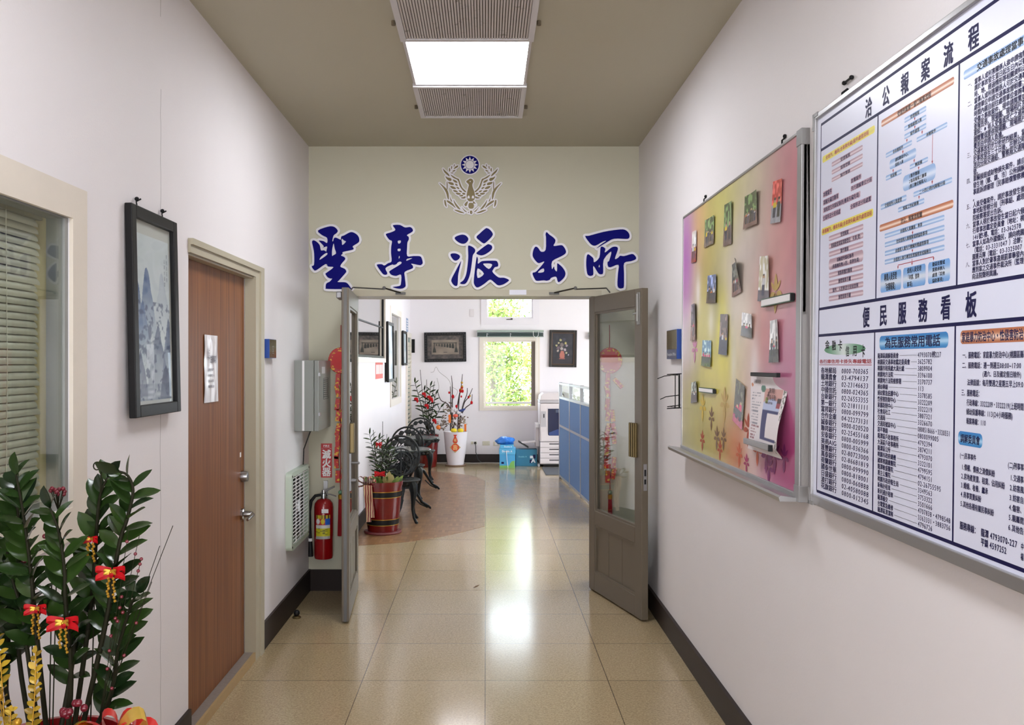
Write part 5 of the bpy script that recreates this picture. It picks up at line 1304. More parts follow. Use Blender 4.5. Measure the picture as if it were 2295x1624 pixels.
t = plate(1057.5, 701, .072, .125, 'blank white cover plate high on the end wall left of the upper window', mat('painted plate', (222, 214, 216), .5), 'wall_plate', 'wall plate')
MB().box(-.026, .026, -.05, .05, .008, .0095).build('insert', mat('painted plate 2', (226, 218, 220), .5), t)
pl = thing('plug', 'black plug and hanging cable in the double socket', 'plug', M=on_front(bx(1065), bz(992), FAR - .010))
MB().lathe([(.018, .0), (.02, .02), (.012, .034)], 12).build('plug_body', M_BLACK, pl)
MB().tube([(0, 0, .03), (.01, -.05, .05), (.012, -.15, .05), (.05, -.27, .05), (.12, -.325, .06), (.30, -.33, .05), (.48, -.335, .05)], .007, 6).build('cable', mat('grey cable', (70, 74, 74), .5), pl)
tag(MB().tube([(-.95, 14.84, .006), (-.5, 14.86, .006), (-.2, 14.80, .006), (0, 14.86, .006), (.22, 14.84, .006)], .006, 5).build('floor_cable', mat('pale cable', (196, 192, 188), .5)), 'pale cable lying along the dark skirting by the white pot', 'cable')

# things on the left wall of the back room
M_TINT = mat_glass('dark office glazing', (.16, .17, .18), 2.6, 1.7)
w6 = struct(MB().frame(OWIN[0] - .05, OWIN[1] + .04, OWIN[2] - .05, OWIN[3] + .05, .048, 0, .02).xf(on_left(0, 0, XO)).build('window_6', M_WTR), 'large dark office window behind the near red pot')
MB().box(OWIN[0] + .002, OWIN[1] - .002, OWIN[2] + .002, OWIN[3] - .002, -.02, -.014).xf(on_left(0, 0, XO)).build('pane', M_TINT, w6)
MB().frame(OWIN[0] + .002, OWIN[1] - .002, OWIN[2] + .002, OWIN[3] - .002, .025, -.03, -.004).xf(on_left(0, 0, XO)).build('sash', M_BLACK, w6)
MB().box(OWIN[0] + .03, OWIN[1] - .03, 2.02, 2.035, -.012, -.004).xf(on_left(0, 0, XO)).build('transom', M_BLACK, w6)
w7 = struct(MB().frame(OWIN2[0] - .09, OWIN2[1] + .09, OWIN2[2] - .09, OWIN2[3] + .09, .088, 0, .014).xf(on_left(0, 0, XO)).build('window_7', M_WTR), 'narrow office window between two pictures in the back room')
MB().box(OWIN2[0] + .002, OWIN2[1] - .002, OWIN2[2] + .002, OWIN2[3] - .002, -.02, -.015).xf(on_left(0, 0, XO)).build('pane', M_WGLASS, w7)
MB().box(OWIN2[0] + .01, OWIN2[1] - .01, OWIN2[2] + .01, OWIN2[3] - .02, -.10, -.09).xf(on_left(0, 0, XO)).build('curtain', mat('beige curtain', (196, 188, 170), .8), w7)
t = thing('red_notice', 'small red and white notice under the dark office window', 'notice', M=on_left(10.62, 1.53, XO))
MB().box(-.36, .36, -.105, .105, 0, .003).build('sheet', mat('faded red paper', (206, 76, 70), .5), t)
mb = MB()
for k in range(7): mb.box(-.32 + k * .095, -.26 + k * .095, -.05, .055, .003, .0042)
mb.build('lettering', M_WHITE, t)
def side_pic(y, z, w, h, lab, d=.02):
    t = thing('framed_certificate', lab, 'picture', M=frame_mat((XO + .004, y, z), (0, 1, 0), (-.012, 0, 1)))
    MB().frame(-w / 2, w / 2, -h / 2, h / 2, .035, d, d + .025).build('frame', M_BFR, t)
    paint('sheet', w - .06, h - .06, 10, 16, lambda u, v: mix((206, 210, 210), (150, 166, 178), .8 * sst(.5, .75, vnoise(u * 5, v * 6, y))), M_PRINT, t, z=d + .008)
    MB().box(-w / 2 + .01, w / 2 - .01, -h / 2 + .01, h / 2 - .01, 0.004, d + .004).build('back_board', M_BFR, t)
side_pic(11.52, 1.74, .66, .74, 'black framed scroll hanging beside the dark office window')
side_pic(13.55, 1.82, .62, .50, 'smaller black framed certificate near the louvred door')
t = thing('blue_notice', 'pale blue paper notice above the louvred door', 'notice', M=on_left(14.38, 2.19, XO))
MB().box(-.16, .16, -.11, .11, 0, .004).build('sheet', mat('pale blue paper', (140, 158, 190), .5), t)
mb = MB()
for k in range(4): mb.box(-.12, .12 - .03 * (k % 2), .06 - k * .04, .075 - k * .04, .004, .005)
mb.build('lettering', M_WHITE, t)
ld = struct(MB().frame(14.12, 14.88, 0, 2.08, .08, 0, .03, .2).xf(on_left(0, 0, XO)).build('door_4', M_WTR), 'cream louvred door in the far left corner')
mb = MB()
for k in range(26):
    z = .25 + k * .066
    mb.box(-.33, .33, -.03, .03, -.004, .004)
    mb.xf(on_left(14.5, z, XO) @ Matrix.Translation((0, 0, .016)) @ Matrix.Rotation(R(28), 4, 'X'), len(mb.v) - 8)
mb.build('louvres', mat('louvre cream', (214, 206, 188), .5), ld)
MB().box(14.19, 14.81, .2, 2.0, .001, .003).xf(on_left(0, 0, XO)).build('back_panel', mat('teal shade', (120, 140, 136), .6), ld)
tag(MB().box(-.045, .045, -.11, .11, 0, .012).xf(on_front(bx(923.5), bz(775), FAR)).build('dark_wall_strip', M_BLACK), 'narrow black strip on the end wall beside the louvred door', 'wall fitting')

# ---------------------------------------------------------------- cast iron chairs and tables
M_IRON = mat('dark green cast iron', (15, 21, 23), .42, 0.0, spec=.4, var=.25, vscale=30, bump=.15, bscale=90)
def ell(rx, rz, cz, n=32, y=0.0): return [(rx * math.cos(2 * PI * i / n), y, cz + rz * math.sin(2 * PI * i / n)) for i in range(n)]
def make_chair(label, loc, rz):
    t = thing('garden_chair', label, 'chair', loc, rz, 'cast iron chairs along the left wall')
    yb = .17
    tilt = Matrix.Translation((0, yb, .44)) @ Matrix.Rotation(R(-8), 4, 'X') @ Matrix.Translation((0, 0, -.44))
    MB().tube(ell(.188, .205, .645), .011, 8, True).xf(tilt).build('back_frame', M_IRON, t, smooth=True)
    mb = MB(); mb.tube(ell(.125, .135, .585), .008, 6, True); mb.tube(ell(.105, .112, .565), .006, 6, True)
    for i in range(16):
        a = 2 * PI * i / 16
        mb.tube([(.105 * math.cos(a), 0, .565 + .112 * math.sin(a)), (.125 * math.cos(a), 0, .585 + .135 * math.sin(a))], .005, 4)
    for i in range(11):
        a = R(-40 + 260 * i / 10); r1, r2 = .158, .172
        c = (.157 * math.cos(a), .625 + .172 * math.sin(a))
        mb.ball((c[0], 0, c[1]), .026, 8, 6, (1, .3, 1.15))
        mb.ball((c[0] + .02 * math.sin(a), 0, c[1] - .02 * math.cos(a)), .017, 6, 5, (1, .3, 1)); mb.ball((c[0] - .02 * math.sin(a), 0, c[1] + .02 * math.cos(a)), .017, 6, 5, (1, .3, 1))
    for sx in (-1, 1):
        mb.tube([(0, 0, .46), (sx * .05, 0, .50), (sx * .06, 0, .56), (sx * .02, 0, .60), (0, 0, .56)], .006, 5)
        mb.tube([(0, 0, .60), (sx * .05, 0, .63), (sx * .03, 0, .66), (0, 0, .64)], .005, 5)
        mb.tube([(sx * .02, 0, .52), (sx * .085, 0, .53)], .005, 4)
    mb.tube([(0, 0, .45), (0, 0, .69)], .011, 6)
    for k in range(7):
        a = R(200 + 140 * k / 6); mb.tube([(0, 0, .585), (.1 * math.cos(a), 0, .565 + .108 * math.sin(a))], .006, 4)
    for a in (30, 70, 110, 150): mb.ball((.07 * math.cos(R(a)), 0, .575 + .075 * math.sin(R(a))), .02, 7, 5, (1, .3, 1.2))
    mb.xf(tilt).build('back_lattice', M_IRON, t)
    mb = MB()
    for sx in (-1, 1): mb.tube([(sx * .035, .17, .42), (sx * .03, .172, .46), (sx * .045, .176, .50)], .012, 6)
    mb.build('back_stem', M_IRON, t)
    mb = MB(); mb.lathe([(.05, .43), (.17, .432), (.195, .43), (.20, .422), (.195, .414), (.05, .414)], 32)
    for r in (.06, .10, .14): mb.tube([(r * math.cos(2 * PI * i / 24), r * math.sin(2 * PI * i / 24), .433) for i in range(24)], .003, 4, True)
    mb.build('seat', M_IRON, t)
    mb = MB(); mb.lathe([(.186, .416), (.178, .385), (.168, .372), (.164, .385), (.17, .416)], 32, cap=False); mb.build('seat_apron', M_IRON, t)
    for sx, sy in ((1, -1), (-1, -1), (1, 1), (-1, 1)):
        d = Vector((sx * .72, sy * .70, 0)).normalized()
        mb = MB(); P = lambda r, z: tuple(d * r + Vector((0, 0, z)))
        mb.tube([P(.150, .41), P(.176, .37), P(.186, .31), P(.178, .22), P(.172, .14), P(.188, .06), P(.222, .012), P(.238, .012)], [.040, .048, .036, .022, .016, .014, .016, .011], 8)
        mb.build('leg', M_IRON, t, smooth=True)
    return t
def make_table(label, loc):
    t = thing('garden_table', label, 'table', loc, R(20), 'small cast iron tables between the chairs')
    mb = MB(); mb.lathe([(.02, .648), (.25, .648), (.275, .652), (.28, .662), (.275, .672), (.02, .672)], 40); mb.build('tabletop', mat('dark stone top', (62, 74, 74), .2, .2), t)
    mb = MB()
    for i in range(24):
        a = 2 * PI * i / 24; mb.ball((.262 * math.cos(a), .262 * math.sin(a), .636), .022, 6, 5, (1, 1, .7))
    mb.build('table_apron', M_IRON, t)
    mb = MB().lathe([(.03, .645), (.034, .60), (.022, .56), (.036, .50), (.024, .44), (.03, .34), (.05, .28), (.05, .24)], 16); mb.build('pedestal', M_IRON, t, smooth=True)
    for k in range(3):
        a = 2 * PI * k / 3; d = Vector((math.cos(a), math.sin(a), 0)); P = lambda r, z: tuple(d * r + Vector((0, 0, z)))
        mb = MB(); mb.tube([P(.02, .27), P(.08, .25), P(.13, .17), P(.19, .08), P(.26, .035), P(.285, .012), P(.29, .012)], [.022, .02, .016, .014, .015, .012, .01], 8)
        mb.tube([P(.10, .13), P(.17, .06), P(.25, .02)], .008, 6); mb.build('leg', M_IRON, t, smooth=True)
    return t
make_chair('nearest cast iron chair with a round lattice back, just behind the near red pot', (-.862, 9.36, .002), R(4))
make_chair('middle cast iron chair with a round lattice back between the two small tables', (-.905, 10.70, .002), R(6))
make_chair('farthest cast iron chair with a round lattice back, nearest the end wall', (-.885, 12.50, .002), R(3))
make_table('nearer small round iron table behind the first chair', (-.875, 10.06, .002))
make_table('farther small round iron table before the last chair', (-.86, 11.62, .002))
# ---------------------------------------------------------------- plants
def leaf_mat(name, a, b, rough=.3):
    m = bpy.data.materials.new(name); m.use_nodes = True
    nt = m.node_tree; p = nt.nodes['Principled BSDF']
    g = nt.nodes.new('ShaderNodeNewGeometry'); cr = nt.nodes.new('ShaderNodeValToRGB')
    cr.color_ramp.elements[0].color = lin(a); cr.color_ramp.elements[1].color = lin(b)
    nt.links.new(g.outputs['Random Per Island'], cr.inputs[0]); nt.links.new(cr.outputs[0], p.inputs['Base Color'])
    p.inputs['Roughness'].default_value = rough
    return m
M_ZZ = leaf_mat('zz leaf', (14, 30, 15), (46, 68, 26), .2)
M_STEM = mat('dark plant stem', (34, 33, 20), .65, spec=.12, var=.2, vscale=40)
M_GLEAF = leaf_mat('gold leaf', (112, 86, 14), (190, 156, 44), .4)
M_BERRY = mat('dark red berry', (104, 16, 34), .35)
M_BOW = mat('red satin', (176, 12, 22), .5, spec=.2, var=.15, vscale=40)
M_RIB = mat('red organza', (196, 40, 36), .3, var=.2, vscale=60)
M_GRIB = mat('gold ribbon', (206, 170, 80), .25, .5, var=.15, vscale=30)

def along(pts, t):
    """point and direction at fraction t of a polyline"""
    pts = [Vector(p) for p in pts]; d = [(pts[i + 1] - pts[i]).length for i in range(len(pts) - 1)]; T = t * sum(d)
    for i, l in enumerate(d):
        if T <= l or i == len(d) - 1: return pts[i].lerp(pts[i + 1], min(1, T / l)), (pts[i + 1] - pts[i]).normalized()
        T -= l
def bez(pts, n=5):
    P = [Vector(p) for p in pts]; out = []
    for i in range(len(P) - 1):
        p0, p1, p2, p3 = P[max(i - 1, 0)], P[i], P[i + 1], P[min(i + 2, len(P) - 1)]
        for j in range(n):
            t = j / n
            out.append(0.5 * ((2 * p1) + (p2 - p0) * t + (2 * p0 - 5 * p1 + 4 * p2 - p3) * t * t + (3 * p1 - p0 - 3 * p2 + p3) * t ** 3))
    out.append(P[-1])
    return out
def pinnate(parent, pts, r0, r1, start, gap, L, W, rng, m=None, ms=None, up=.55, name='stem', face=(0, -1, 0)):
    pts = bez(pts); n = len(pts)
    st = MB().tube(pts, [r0 + (r1 - r0) * i / (n - 1) for i in range(n)], 7).build(name, ms or M_STEM, parent, smooth=True)
    tot = sum((pts[i + 1] - pts[i]).length for i in range(n - 1))
    mb = MB(); t = start; k = 0
    while t < 1.0:
        p, d = along(pts, t)
        side = d.cross(Vector(face)).normalized()
        if side.x < 0: side = -side
        s = 1 if k % 2 else -1
        dirv = side * s * rng.uniform(.75, 1.0) + d * (up + .35 * (t - start)) * rng.uniform(.5, 1.3) + Vector(face) * rng.uniform(-.7, .75)
        nrm = d * .8 + Vector(face) * rng.uniform(.3, 1.0) + Vector((rng.uniform(-.3, .3), 0, .3))
        sc = rng.uniform(.8, 1.12) * (1 - .25 * max(0, t - .8) / .2)
        mb.leaf(p, dirv, nrm, L * sc, W * sc, rng.uniform(.05, .25), rng.uniform(.15, .4), 6)
        k += 1; t += gap / tot * rng.uniform(.75, 1.2)
    p, d = along(pts, 1.0)
    mb.leaf(p, d + Vector(face) * .5 + Vector((.3, 0, 0)), Vector(face) + d * .6, L * .8, W * .8, .1, .3, 6)
    mb.build('leaves', m or M_ZZ, st, smooth=True)
    return st
def bow(parent, c, s, m, n=(0, -1, 0), tails=True):
    """ribbon bow: two loops, knot, two tails"""
    mb = MB(); c = Vector(c)
    for sg in (-1, 1):
        for up in (.35, -.25):
            prev = None
            for i in range(9):
                a = PI * i / 8
                x = sg * s * (.05 + .95 * math.sin(a) ** .8 * (1 if i < 8 else 0)); z = s * up * math.sin(a) + s * .25 * math.cos(a) * (1 if up > 0 else .6); y = -s * .45 * math.sin(a) * (1 - abs(math.cos(a)) * .5) - s * .15 * math.cos(a)
                q = (mb.vert(c + Vector((x, y, z + s * .16))), mb.vert(c + Vector((x, y - s * .03, z - s * .16))))
                if prev: mb.face((prev[0], prev[1], q[1], q[0]))
                prev = q
    mb.ball(c + Vector((0, -s * .2, 0)), s * .2, 8, 6)
    if tails:
        for sg in (-1, 1):
            prev = None
            for i in range(5):
                t = i / 4
                p = c + Vector((sg * s * (.15 + .5 * t), -s * .2 + s * .08 * math.sin(t * 6), -s * 1.0 * t))
                q = (mb.vert(p - Vector((s * .16, 0, 0))), mb.vert(p + Vector((s * .16, 0, 0))))
                if prev: mb.face((prev[0], prev[1], q[1], q[0]))
                prev = q
    return mb.build('bow', m, parent, smooth=True)

q_ = .0004077
PO = Vector((-1.03, 2.2, 0))
def S(x, y, d=0.0): return Vector((-.1252 + x * q_, d, 1.4027 - y * q_))
plant = thing('potted_plant', 'tall dark green potted plant with glossy leaves at the lower left', 'plant', PO)
mb = MB(); mb.lathe([(.12, 0), (.125, .01), (.165, .60), (.172, .66), (.172, .70), (.160, .70), (.156, .64), (.02, .64)], 32, cap=False); mb.build('pot', mat('glazed red pot', (150, 22, 26), .2, coat=.4), plant, smooth=True)
MB().lathe([(.02, .655), (.155, .655)], 24, cap=False).build('soil', mat('potting soil', (48, 36, 28), .9, bump=.6, bscale=80), plant)
rng = random.Random(11)
STEMS = [([(150, 1830), (92, 1250), (97, 850), (90, 540), (66, 240)], .02, .38), ([(210, 1830), (185, 1200), (150, 950), (95, 760)], -.02, .62), ([(280, 1830), (262, 1000), (235, 700), (192, 380), (150, 150)], -.045, .42),
 ([(430, 1830), (478, 1300), (465, 850), (460, 680), (430, 470), (378, 330)], -.075, .40), ([(470, 1830), (500, 950), (530, 550), (552, 300), (598, 190)], .03, .40), ([(520, 1830), (630, 1050), (690, 700), (725, 520), (765, 400), (795, 250), (765, 165), (715, 140)], -.02, .45),
 ([(500, 1830), (630, 1500), (690, 1180), (755, 950), (800, 850)], .0, .30), ([(330, 1830), (385, 1250), (372, 1080), (345, 950)], .05, .48), ([(120, 1830), (20, 1500), (5, 1200), (-10, 900), (-5, 600), (20, 420)], .04, .38), ([(60, 1830), (-40, 1300), (-70, 900), (-110, 500)], -.03, .3)]
for pts, dy, st in STEMS:
    P_ = [S(x, y, dy * min(1, (1830 - y) / 700)) for x, y in pts]; P_[0].z = .655; P_[0].x *= .6
    pinnate(plant, P_, .0066, .0026, st, .0150, .074, .036, rng, up=1.0)
# wire spiral
mb = MB(); mb.tube([S(505, 1700, .02), S(540, 600, .02), S(570, 200, .02)] + [S(545 + (26 - i) * math.cos(i * .55 + .4), 122 - (28 - i) * math.sin(i * .55 + .4), .02) for i in range(16)], .0016, 5); mb.build('curled_wire', M_STEM, plant)
def deco(name, label, cat, at, grp=None): return thing(name, label, cat, PO + at, 0, grp)
def beads(parent, a, b, n, r, m, wob=.002):
    mb = MB(); mb.tube([a, b], r * .25, 4)
    for i in range(n): mb.ball(Vector(a).lerp(Vector(b), (i + .5) / n) + Vector((wob * math.sin(i * 2.1), 0, 0)), r, 6, 5)
    return mb.build('bead_string', m, parent, smooth=True)
for at, s_, ln, lab in ((S(492, 965, -.098), .036, .058, 'red satin bow with two gold bead strings in the middle of the tall plant'), (S(728, 700, -.07), .034, .058, 'red satin bow with gold beads at the right of the tall plant'),
                        (S(565, 530, -.03), .018, .045, 'small red bow with gold beads high in the tall plant'), (S(302, 905, -.07), .026, .06, 'red bow seen side on, left of the middle bow in the plant')):
    t = deco('bow_ornament', lab, 'bow', at, 'red bows in the tall plant')
    bow(t, (0, 0, 0), s_, M_BOW, tails=False)
    bow(t, (0, -s_ * .35, s_ * .15), s_ * .42, M_GOLD, tails=False).name = 'gold_bow'
    for dx in (-.005, .006): beads(t, (dx, -s_ * .4, -.006), (dx * 1.4, -s_ * .4, -ln - dx), 8, .0034, M_GOLD)
def berries(label, pts, grp='dark red berry clusters'):
    c = pts[0][0]; t = deco('berry_cluster', label, 'berries', c, grp); mb = MB(); m2 = MB()
    for p, r in pts: mb.ball(p - c, r, 8, 6); m2.tube([p - c, Vector((.012, .012, -.05))], .0011, 4)
    m2.tube([(.012, .012, -.04), Vector((-c.x * .5, -c.y * .6, .66 - c.z))], .0016, 4)
    mb.build('berries', M_BERRY, t, smooth=True); m2.build('twig', M_STEM, t)
cl = lambda x, y, d, n, sx, sy, r, sd: [(S(x + (hsh(i, sd) - .5) * sx, y + (hsh(i, sd + 7) - .5) * sy, d + (hsh(i, sd + 3) - .5) * .02), r) for i in range(n)]
berries('dark red berry cluster near the window sill at the top of the plant', cl(338, 262, .0, 9, 110, 40, .0055, 1))
berries('dark red berries below the top cluster at the left of the plant', cl(295, 490, .0, 7, 50, 70, .006, 2))
berries('small dark red berries half hidden among the left leaves', cl(150, 672, -.02, 5, 50, 40, .006, 3))
berries('cherry sized dark red berries low in the plant beside the gold bauble', cl(535, 1435, -.10, 9, 120, 75, .0088, 4))
t = deco('berry_spray', 'fine wire spray with tiny dark red beads at the right of the plant', 'berries', S(620, 1600, -.05)); o = S(620, 1600, -.05)
mb, m2 = MB(), MB()
for ex, ey, bs in ((870, 630, (.93, .97, 1.0)), (1050, 440, (.2,)), (930, 760, (.5, .72)), (860, 490, (.9, .6)), (800, 450, (.3, .55, .93)), (760, 830, (.8, .9, .98)), (700, 1040, (.95, .8)), (975, 555, ())):
    pts = bez([o - o, S((620 * .55 + ex * .45) + 12, 1600 * .5 + ey * .5, -.05) - o, S(ex, ey, -.05) - o], 6); mb.tube(pts, .0008, 4)
    for b_ in bs: m2.ball(along(pts, b_)[0], .0042, 7, 5)
mb.build('wires', M_STEM, t); m2.build('beads', M_BERRY, t, smooth=True)
for lab, pts, d in (('gold leaf spray at the left edge of the tall plant', [(150, 1700), (120, 1200), (75, 860)], -.09), ('gold leaf spray low in the middle of the tall plant', [(300, 1720), (335, 1350), (338, 1110)], -.11), ('gold leaf spray in the lower left corner', [(120, 1760), (200, 1560), (215, 1430)], -.12), ('short gold leaf spray with round buds in the lower left', [(90, 1760), (110, 1560), (60, 1440)], -.10)):
    o = S(*pts[0], d); t = deco('gold_leaf_spray', lab, 'ornament', o, 'gold leaf sprays in the tall plant')
    pinnate(t, [S(x, y, d) - o for x, y in pts], .0016, .001, .25, .0085, .021, .015, rng, M_GLEAF, M_GOLD, up=.8)
for x, y, r, lab in ((8, 1285, .009, 'small gold bauble at the very left edge among gold leaves'), (110, 1362, .0085, 'small gold bauble left of two above the gold leaves'), (165, 1345, .008, 'small gold bauble just right of another one'), (265, 1482, .009, 'small gold bauble amid the low middle gold spray'), (265, 1588, .0095, 'small gold bauble lowest among the gold leaves'), (640, 1522, .0255, 'large gold foil bauble beside the ribbon bow')):
    t = deco('gold_bauble', lab, 'bauble', S(x, y, -.13 if r < .02 else -.15), 'gold baubles in the tall plant')
    MB().ball((0, 0, 0), r, 16, 12).build('ball', mat('gold foil ball', (196, 160, 40), .25, .85, var=.3, vscale=90, bump=.5, bscale=260) if r > .02 else M_GOLD, t, smooth=True)
    mb = MB(); mb.tube([(0, 0, -r * .8), (.01, .03, -.15 if r < .02 else -.09)], .0012, 4); mb.build('stalk', M_GOLD, t)
rb = deco('ribbon_bow', 'red organza and gold ribbon bow on the rim of the tall plant pot', 'ribbon', S(800, 1590, -.13))
def loop(mb, c, a, ln, wd, tw=.4, open_=.45):
    prev = None
    for i in range(13):
        t = i / 12; an = 2 * PI * t
        r = ln * (math.sin(PI * t)); off = open_ * ln * math.sin(2 * PI * t) * .5
        d = Vector((math.cos(a), 0, math.sin(a))); e = Vector((-math.sin(a), 0, math.cos(a)))
        p = Vector(c) + d * r + e * off + Vector((0, -.25 * ln * math.sin(PI * t), 0))
        w_ = Vector((0, wd * .5, 0)) + e * (wd * tw * .5)
        q = (mb.vert(p - w_), mb.vert(p + w_))
        if prev: mb.face((prev[0], prev[1], q[1], q[0]))
        prev = q
mb = MB()
for a, ln, wd in ((2.6, .085, .05), (.9, .080, .055), (.25, .10, .06), (-.3, .10, .05), (3.4, .08, .05), (1.7, .075, .05)): loop(mb, (0, 0, .0), a, ln, wd)
mb.build('organza_loops', M_RIB, rb, smooth=True)
mb = MB()
for a, ln, wd in ((.75, .115, .026), (2.4, .06, .03), (-.2, .10, .03), (3.3, .05, .03)): loop(mb, (0, -.02, .0), a, ln, wd, .9, .35)
mb.build('gold_loops', M_GRIB, rb, smooth=True)

# near red pot in the back room
rp = thing('red_pot_plant', 'red planter with black bands and a striped ribbon, before the nearest chair', 'plant', (-.975, 8.76, .002))
M_POT = mat('red ceramic', (100, 6, 9), .25, coat=.2, var=.12, vscale=40)
MB().lathe([(.172, 0), (.178, .01), (.172, .022)], 28).build('saucer', mat('dull red saucer', (104, 44, 46), .5), rp)
def rpr(z): return .142 + (.184 - .142) * z / .47
MB().lathe([(rpr(.0), .022)] + [(rpr(z), z) for z in (.1, .2, .3, .4, .45)] + [(.189, .452), (.192, .49), (.178, .49), (.172, .45), (.02, .44)], 32, cap=False).build('pot', M_POT, rp, smooth=True)
for z0, z1 in ((.085, .135), (.345, .395)):
    MB().lathe([(rpr(z0) + .002, z0), (rpr(z1) + .002, z1)], 32, cap=False).build('black_band', M_BLACK, rp, smooth=True)
mb = MB()
for z0 in (.083, .137, .343, .397): mb.lathe([(rpr(z0) + .0025, z0), (rpr(z0) + .0025, z0 + .005)], 32, cap=False)
mb.build('gold_line', M_GOLD, rp)
rng = random.Random(3)
for x1, z1, b_ in ((-.12, .93, -.04), (-.04, .88, .02), (.03, .84, .06), (.09, .74, -.02), (-.07, .80, -.08), (.0, .78, -.09), (.06, .80, .0)):
    pinnate(rp, [(x1 * .2, b_ * .5, .45), (x1 * .6, b_, .45 + (z1 - .45) * .5), (x1, b_, z1)], .006, .002, .25, .022, .09, .022, rng, up=.6)
mb = MB()
for i in range(46):
    a = rng.uniform(0, 2 * PI); r = rng.uniform(0, .15); mb.leaf((r * math.cos(a), r * math.sin(a) - .02, .47), (math.cos(a) * .6, math.sin(a) * .6, rng.uniform(.5, 1.2)), (0, -1, .4), rng.uniform(.04, .09), .03, .2, .2, 4)
mb.build('low_leaves', leaf_mat('bright leaf', (52, 84, 30), (130, 150, 60), .4), rp, smooth=True)
mb = MB()
for dx, dz, L in ((.07, .55, .12), (.10, .54, .09), (.04, .53, .08)): mb.leaf((dx * .8, -.08, .47), (dx, -.1, .5), (0, -1, .2), L, .06, .1, .15, 5)
mb.build('gold_vein_leaves', leaf_mat('gold veined leaf', (104, 100, 44), (196, 180, 120), .4), rp, smooth=True)
mb = MB()
for dx, dz in ((-.09, .22), (.0, .30), (.04, .18)): mb.tube([(dx * .4, 0, .46), (dx, -.02, .75 + dz)], .0025, 5)
mb.build('twigs', M_STEM, rp)
t = thing('bow_ornament', 'small red bow with gold beads in the near red planter', 'bow', (-.99, 8.65, .565), 0, 'bows in the red planter'); bow(t, (0, 0, 0), .05, M_BOW, tails=False); beads(t, (.0, -.02, -.02), (0, -.02, -.09), 6, .006, M_GOLD)
t = thing('bow_ornament', 'red bow on a twig at the top of the near red planter', 'bow', (-1.01, 8.70, .84), 0, 'bows in the red planter'); bow(t, (0, 0, 0), .035, M_BOW, tails=True)
t = thing('striped_ribbon', 'red and gold striped ribbon bow tied on the near red planter', 'ribbon', (-1.115, 8.62, .47))
M_STR = bpy.data.materials.new('striped ribbon'); M_STR.use_nodes = True
nt = M_STR.node_tree; b = nt.nodes['Principled BSDF']; wv = nt.nodes.new('ShaderNodeTexWave'); wv.inputs['Scale'].default_value = 14; wv.inputs['Distortion'].default_value = 1.5; tc = nt.nodes.new('ShaderNodeTexCoord'); cr = nt.nodes.new('ShaderNodeValToRGB')
cr.color_ramp.interpolation = 'CONSTANT'; cr.color_ramp.elements[0].color = lin((120, 20, 28)); cr.color_ramp.elements[1].position = .55; cr.color_ramp.elements[1].color = lin((196, 170, 130))
nt.links.new(tc.outputs['Object'], wv.inputs[0]); nt.links.new(wv.outputs['Fac'], cr.inputs[0]); nt.links.new(cr.outputs[0], b.inputs['Base Color']); b.inputs['Roughness'].default_value = .4
mb = MB()
for a, ln in ((2.3, .10), (3.0, .12), (.9, .09), (.3, .10), (1.6, .08)): loop(mb, (0, 0, 0), a, ln, .05)
mb.build('loops', M_STR, t, smooth=True)
for k, (x0_, x1_, ln) in enumerate(((.0, .03, .34), (.035, .06, .30))):
    mb = MB(); prev = None
    for i in range(8):
        u = i / 7; p = Vector((x0_ + (x1_ - x0_) * u, -.03 - .01 * math.sin(u * 7 + k), -ln * u)); qq = (mb.vert(p - Vector((.022, .004, 0))), mb.vert(p + Vector((.022, -.004, 0))))
        if prev: mb.face((prev[0], prev[1], qq[1], qq[0]))
        prev = qq
    mb.build('tail', M_STR, t, smooth=True)

# far red pot
rp2 = thing('red_pot_plant', 'tall narrow red pot with a sparse leafy plant by the far corner', 'plant', (-.90, 14.35, 0))
MB().lathe([(.13, 0), (.135, .01), (.165, .46), (.172, .50), (.155, .50), (.15, .46), (.02, .45)], 28, cap=False).build('pot', M_POT, rp2, smooth=True)
MB().lathe([(.167, .38), (.171, .46)], 28, cap=False).build('black_band', M_BLACK, rp2)
rng = random.Random(8)
for x1, z1, b_ in ((-.20, 1.30, 0), (-.06, 1.18, .05), (.04, 1.25, -.03), (.12, 1.12, .02), (.20, .92, .0)):
    pinnate(rp2, [(0, 0, .48), (x1 * .5, b_, .48 + (z1 - .48) * .55), (x1, b_, z1)], .009, .004, .35, .045, .12, .035, rng)
mb = MB()
for x, z in ((-.18, 1.05), (-.06, 1.13), (.02, 1.08), (.05, 1.05), (.1, .72), (-.02, .95)): mb.ball((x, -.03, z), .025, 6, 5, (1.4, .6, 1)); mb.ball((x + .02, -.03, z - .03), .018, 6, 5, (1, .6, 1.6))
mb.build('red_ribbon_flowers', M_BOW, rp2)
mb = MB()
for x, z in ((-.12, 1.5), (-.02, 1.35), (.1, 1.32)): mb.tube([(0, 0, .48), (x * .6, 0, 1.0), (x, 0, z)], .004, 5)
mb.build('twigs', M_STEM, rp2)
tag(MB().ball((-.73, 14.2, .62), .035, 10, 8).build('orange_ornament', mat('orange foil', (230, 116, 24), .4)), 'small orange ball ornament at the edge of the far red pot', 'ornament')

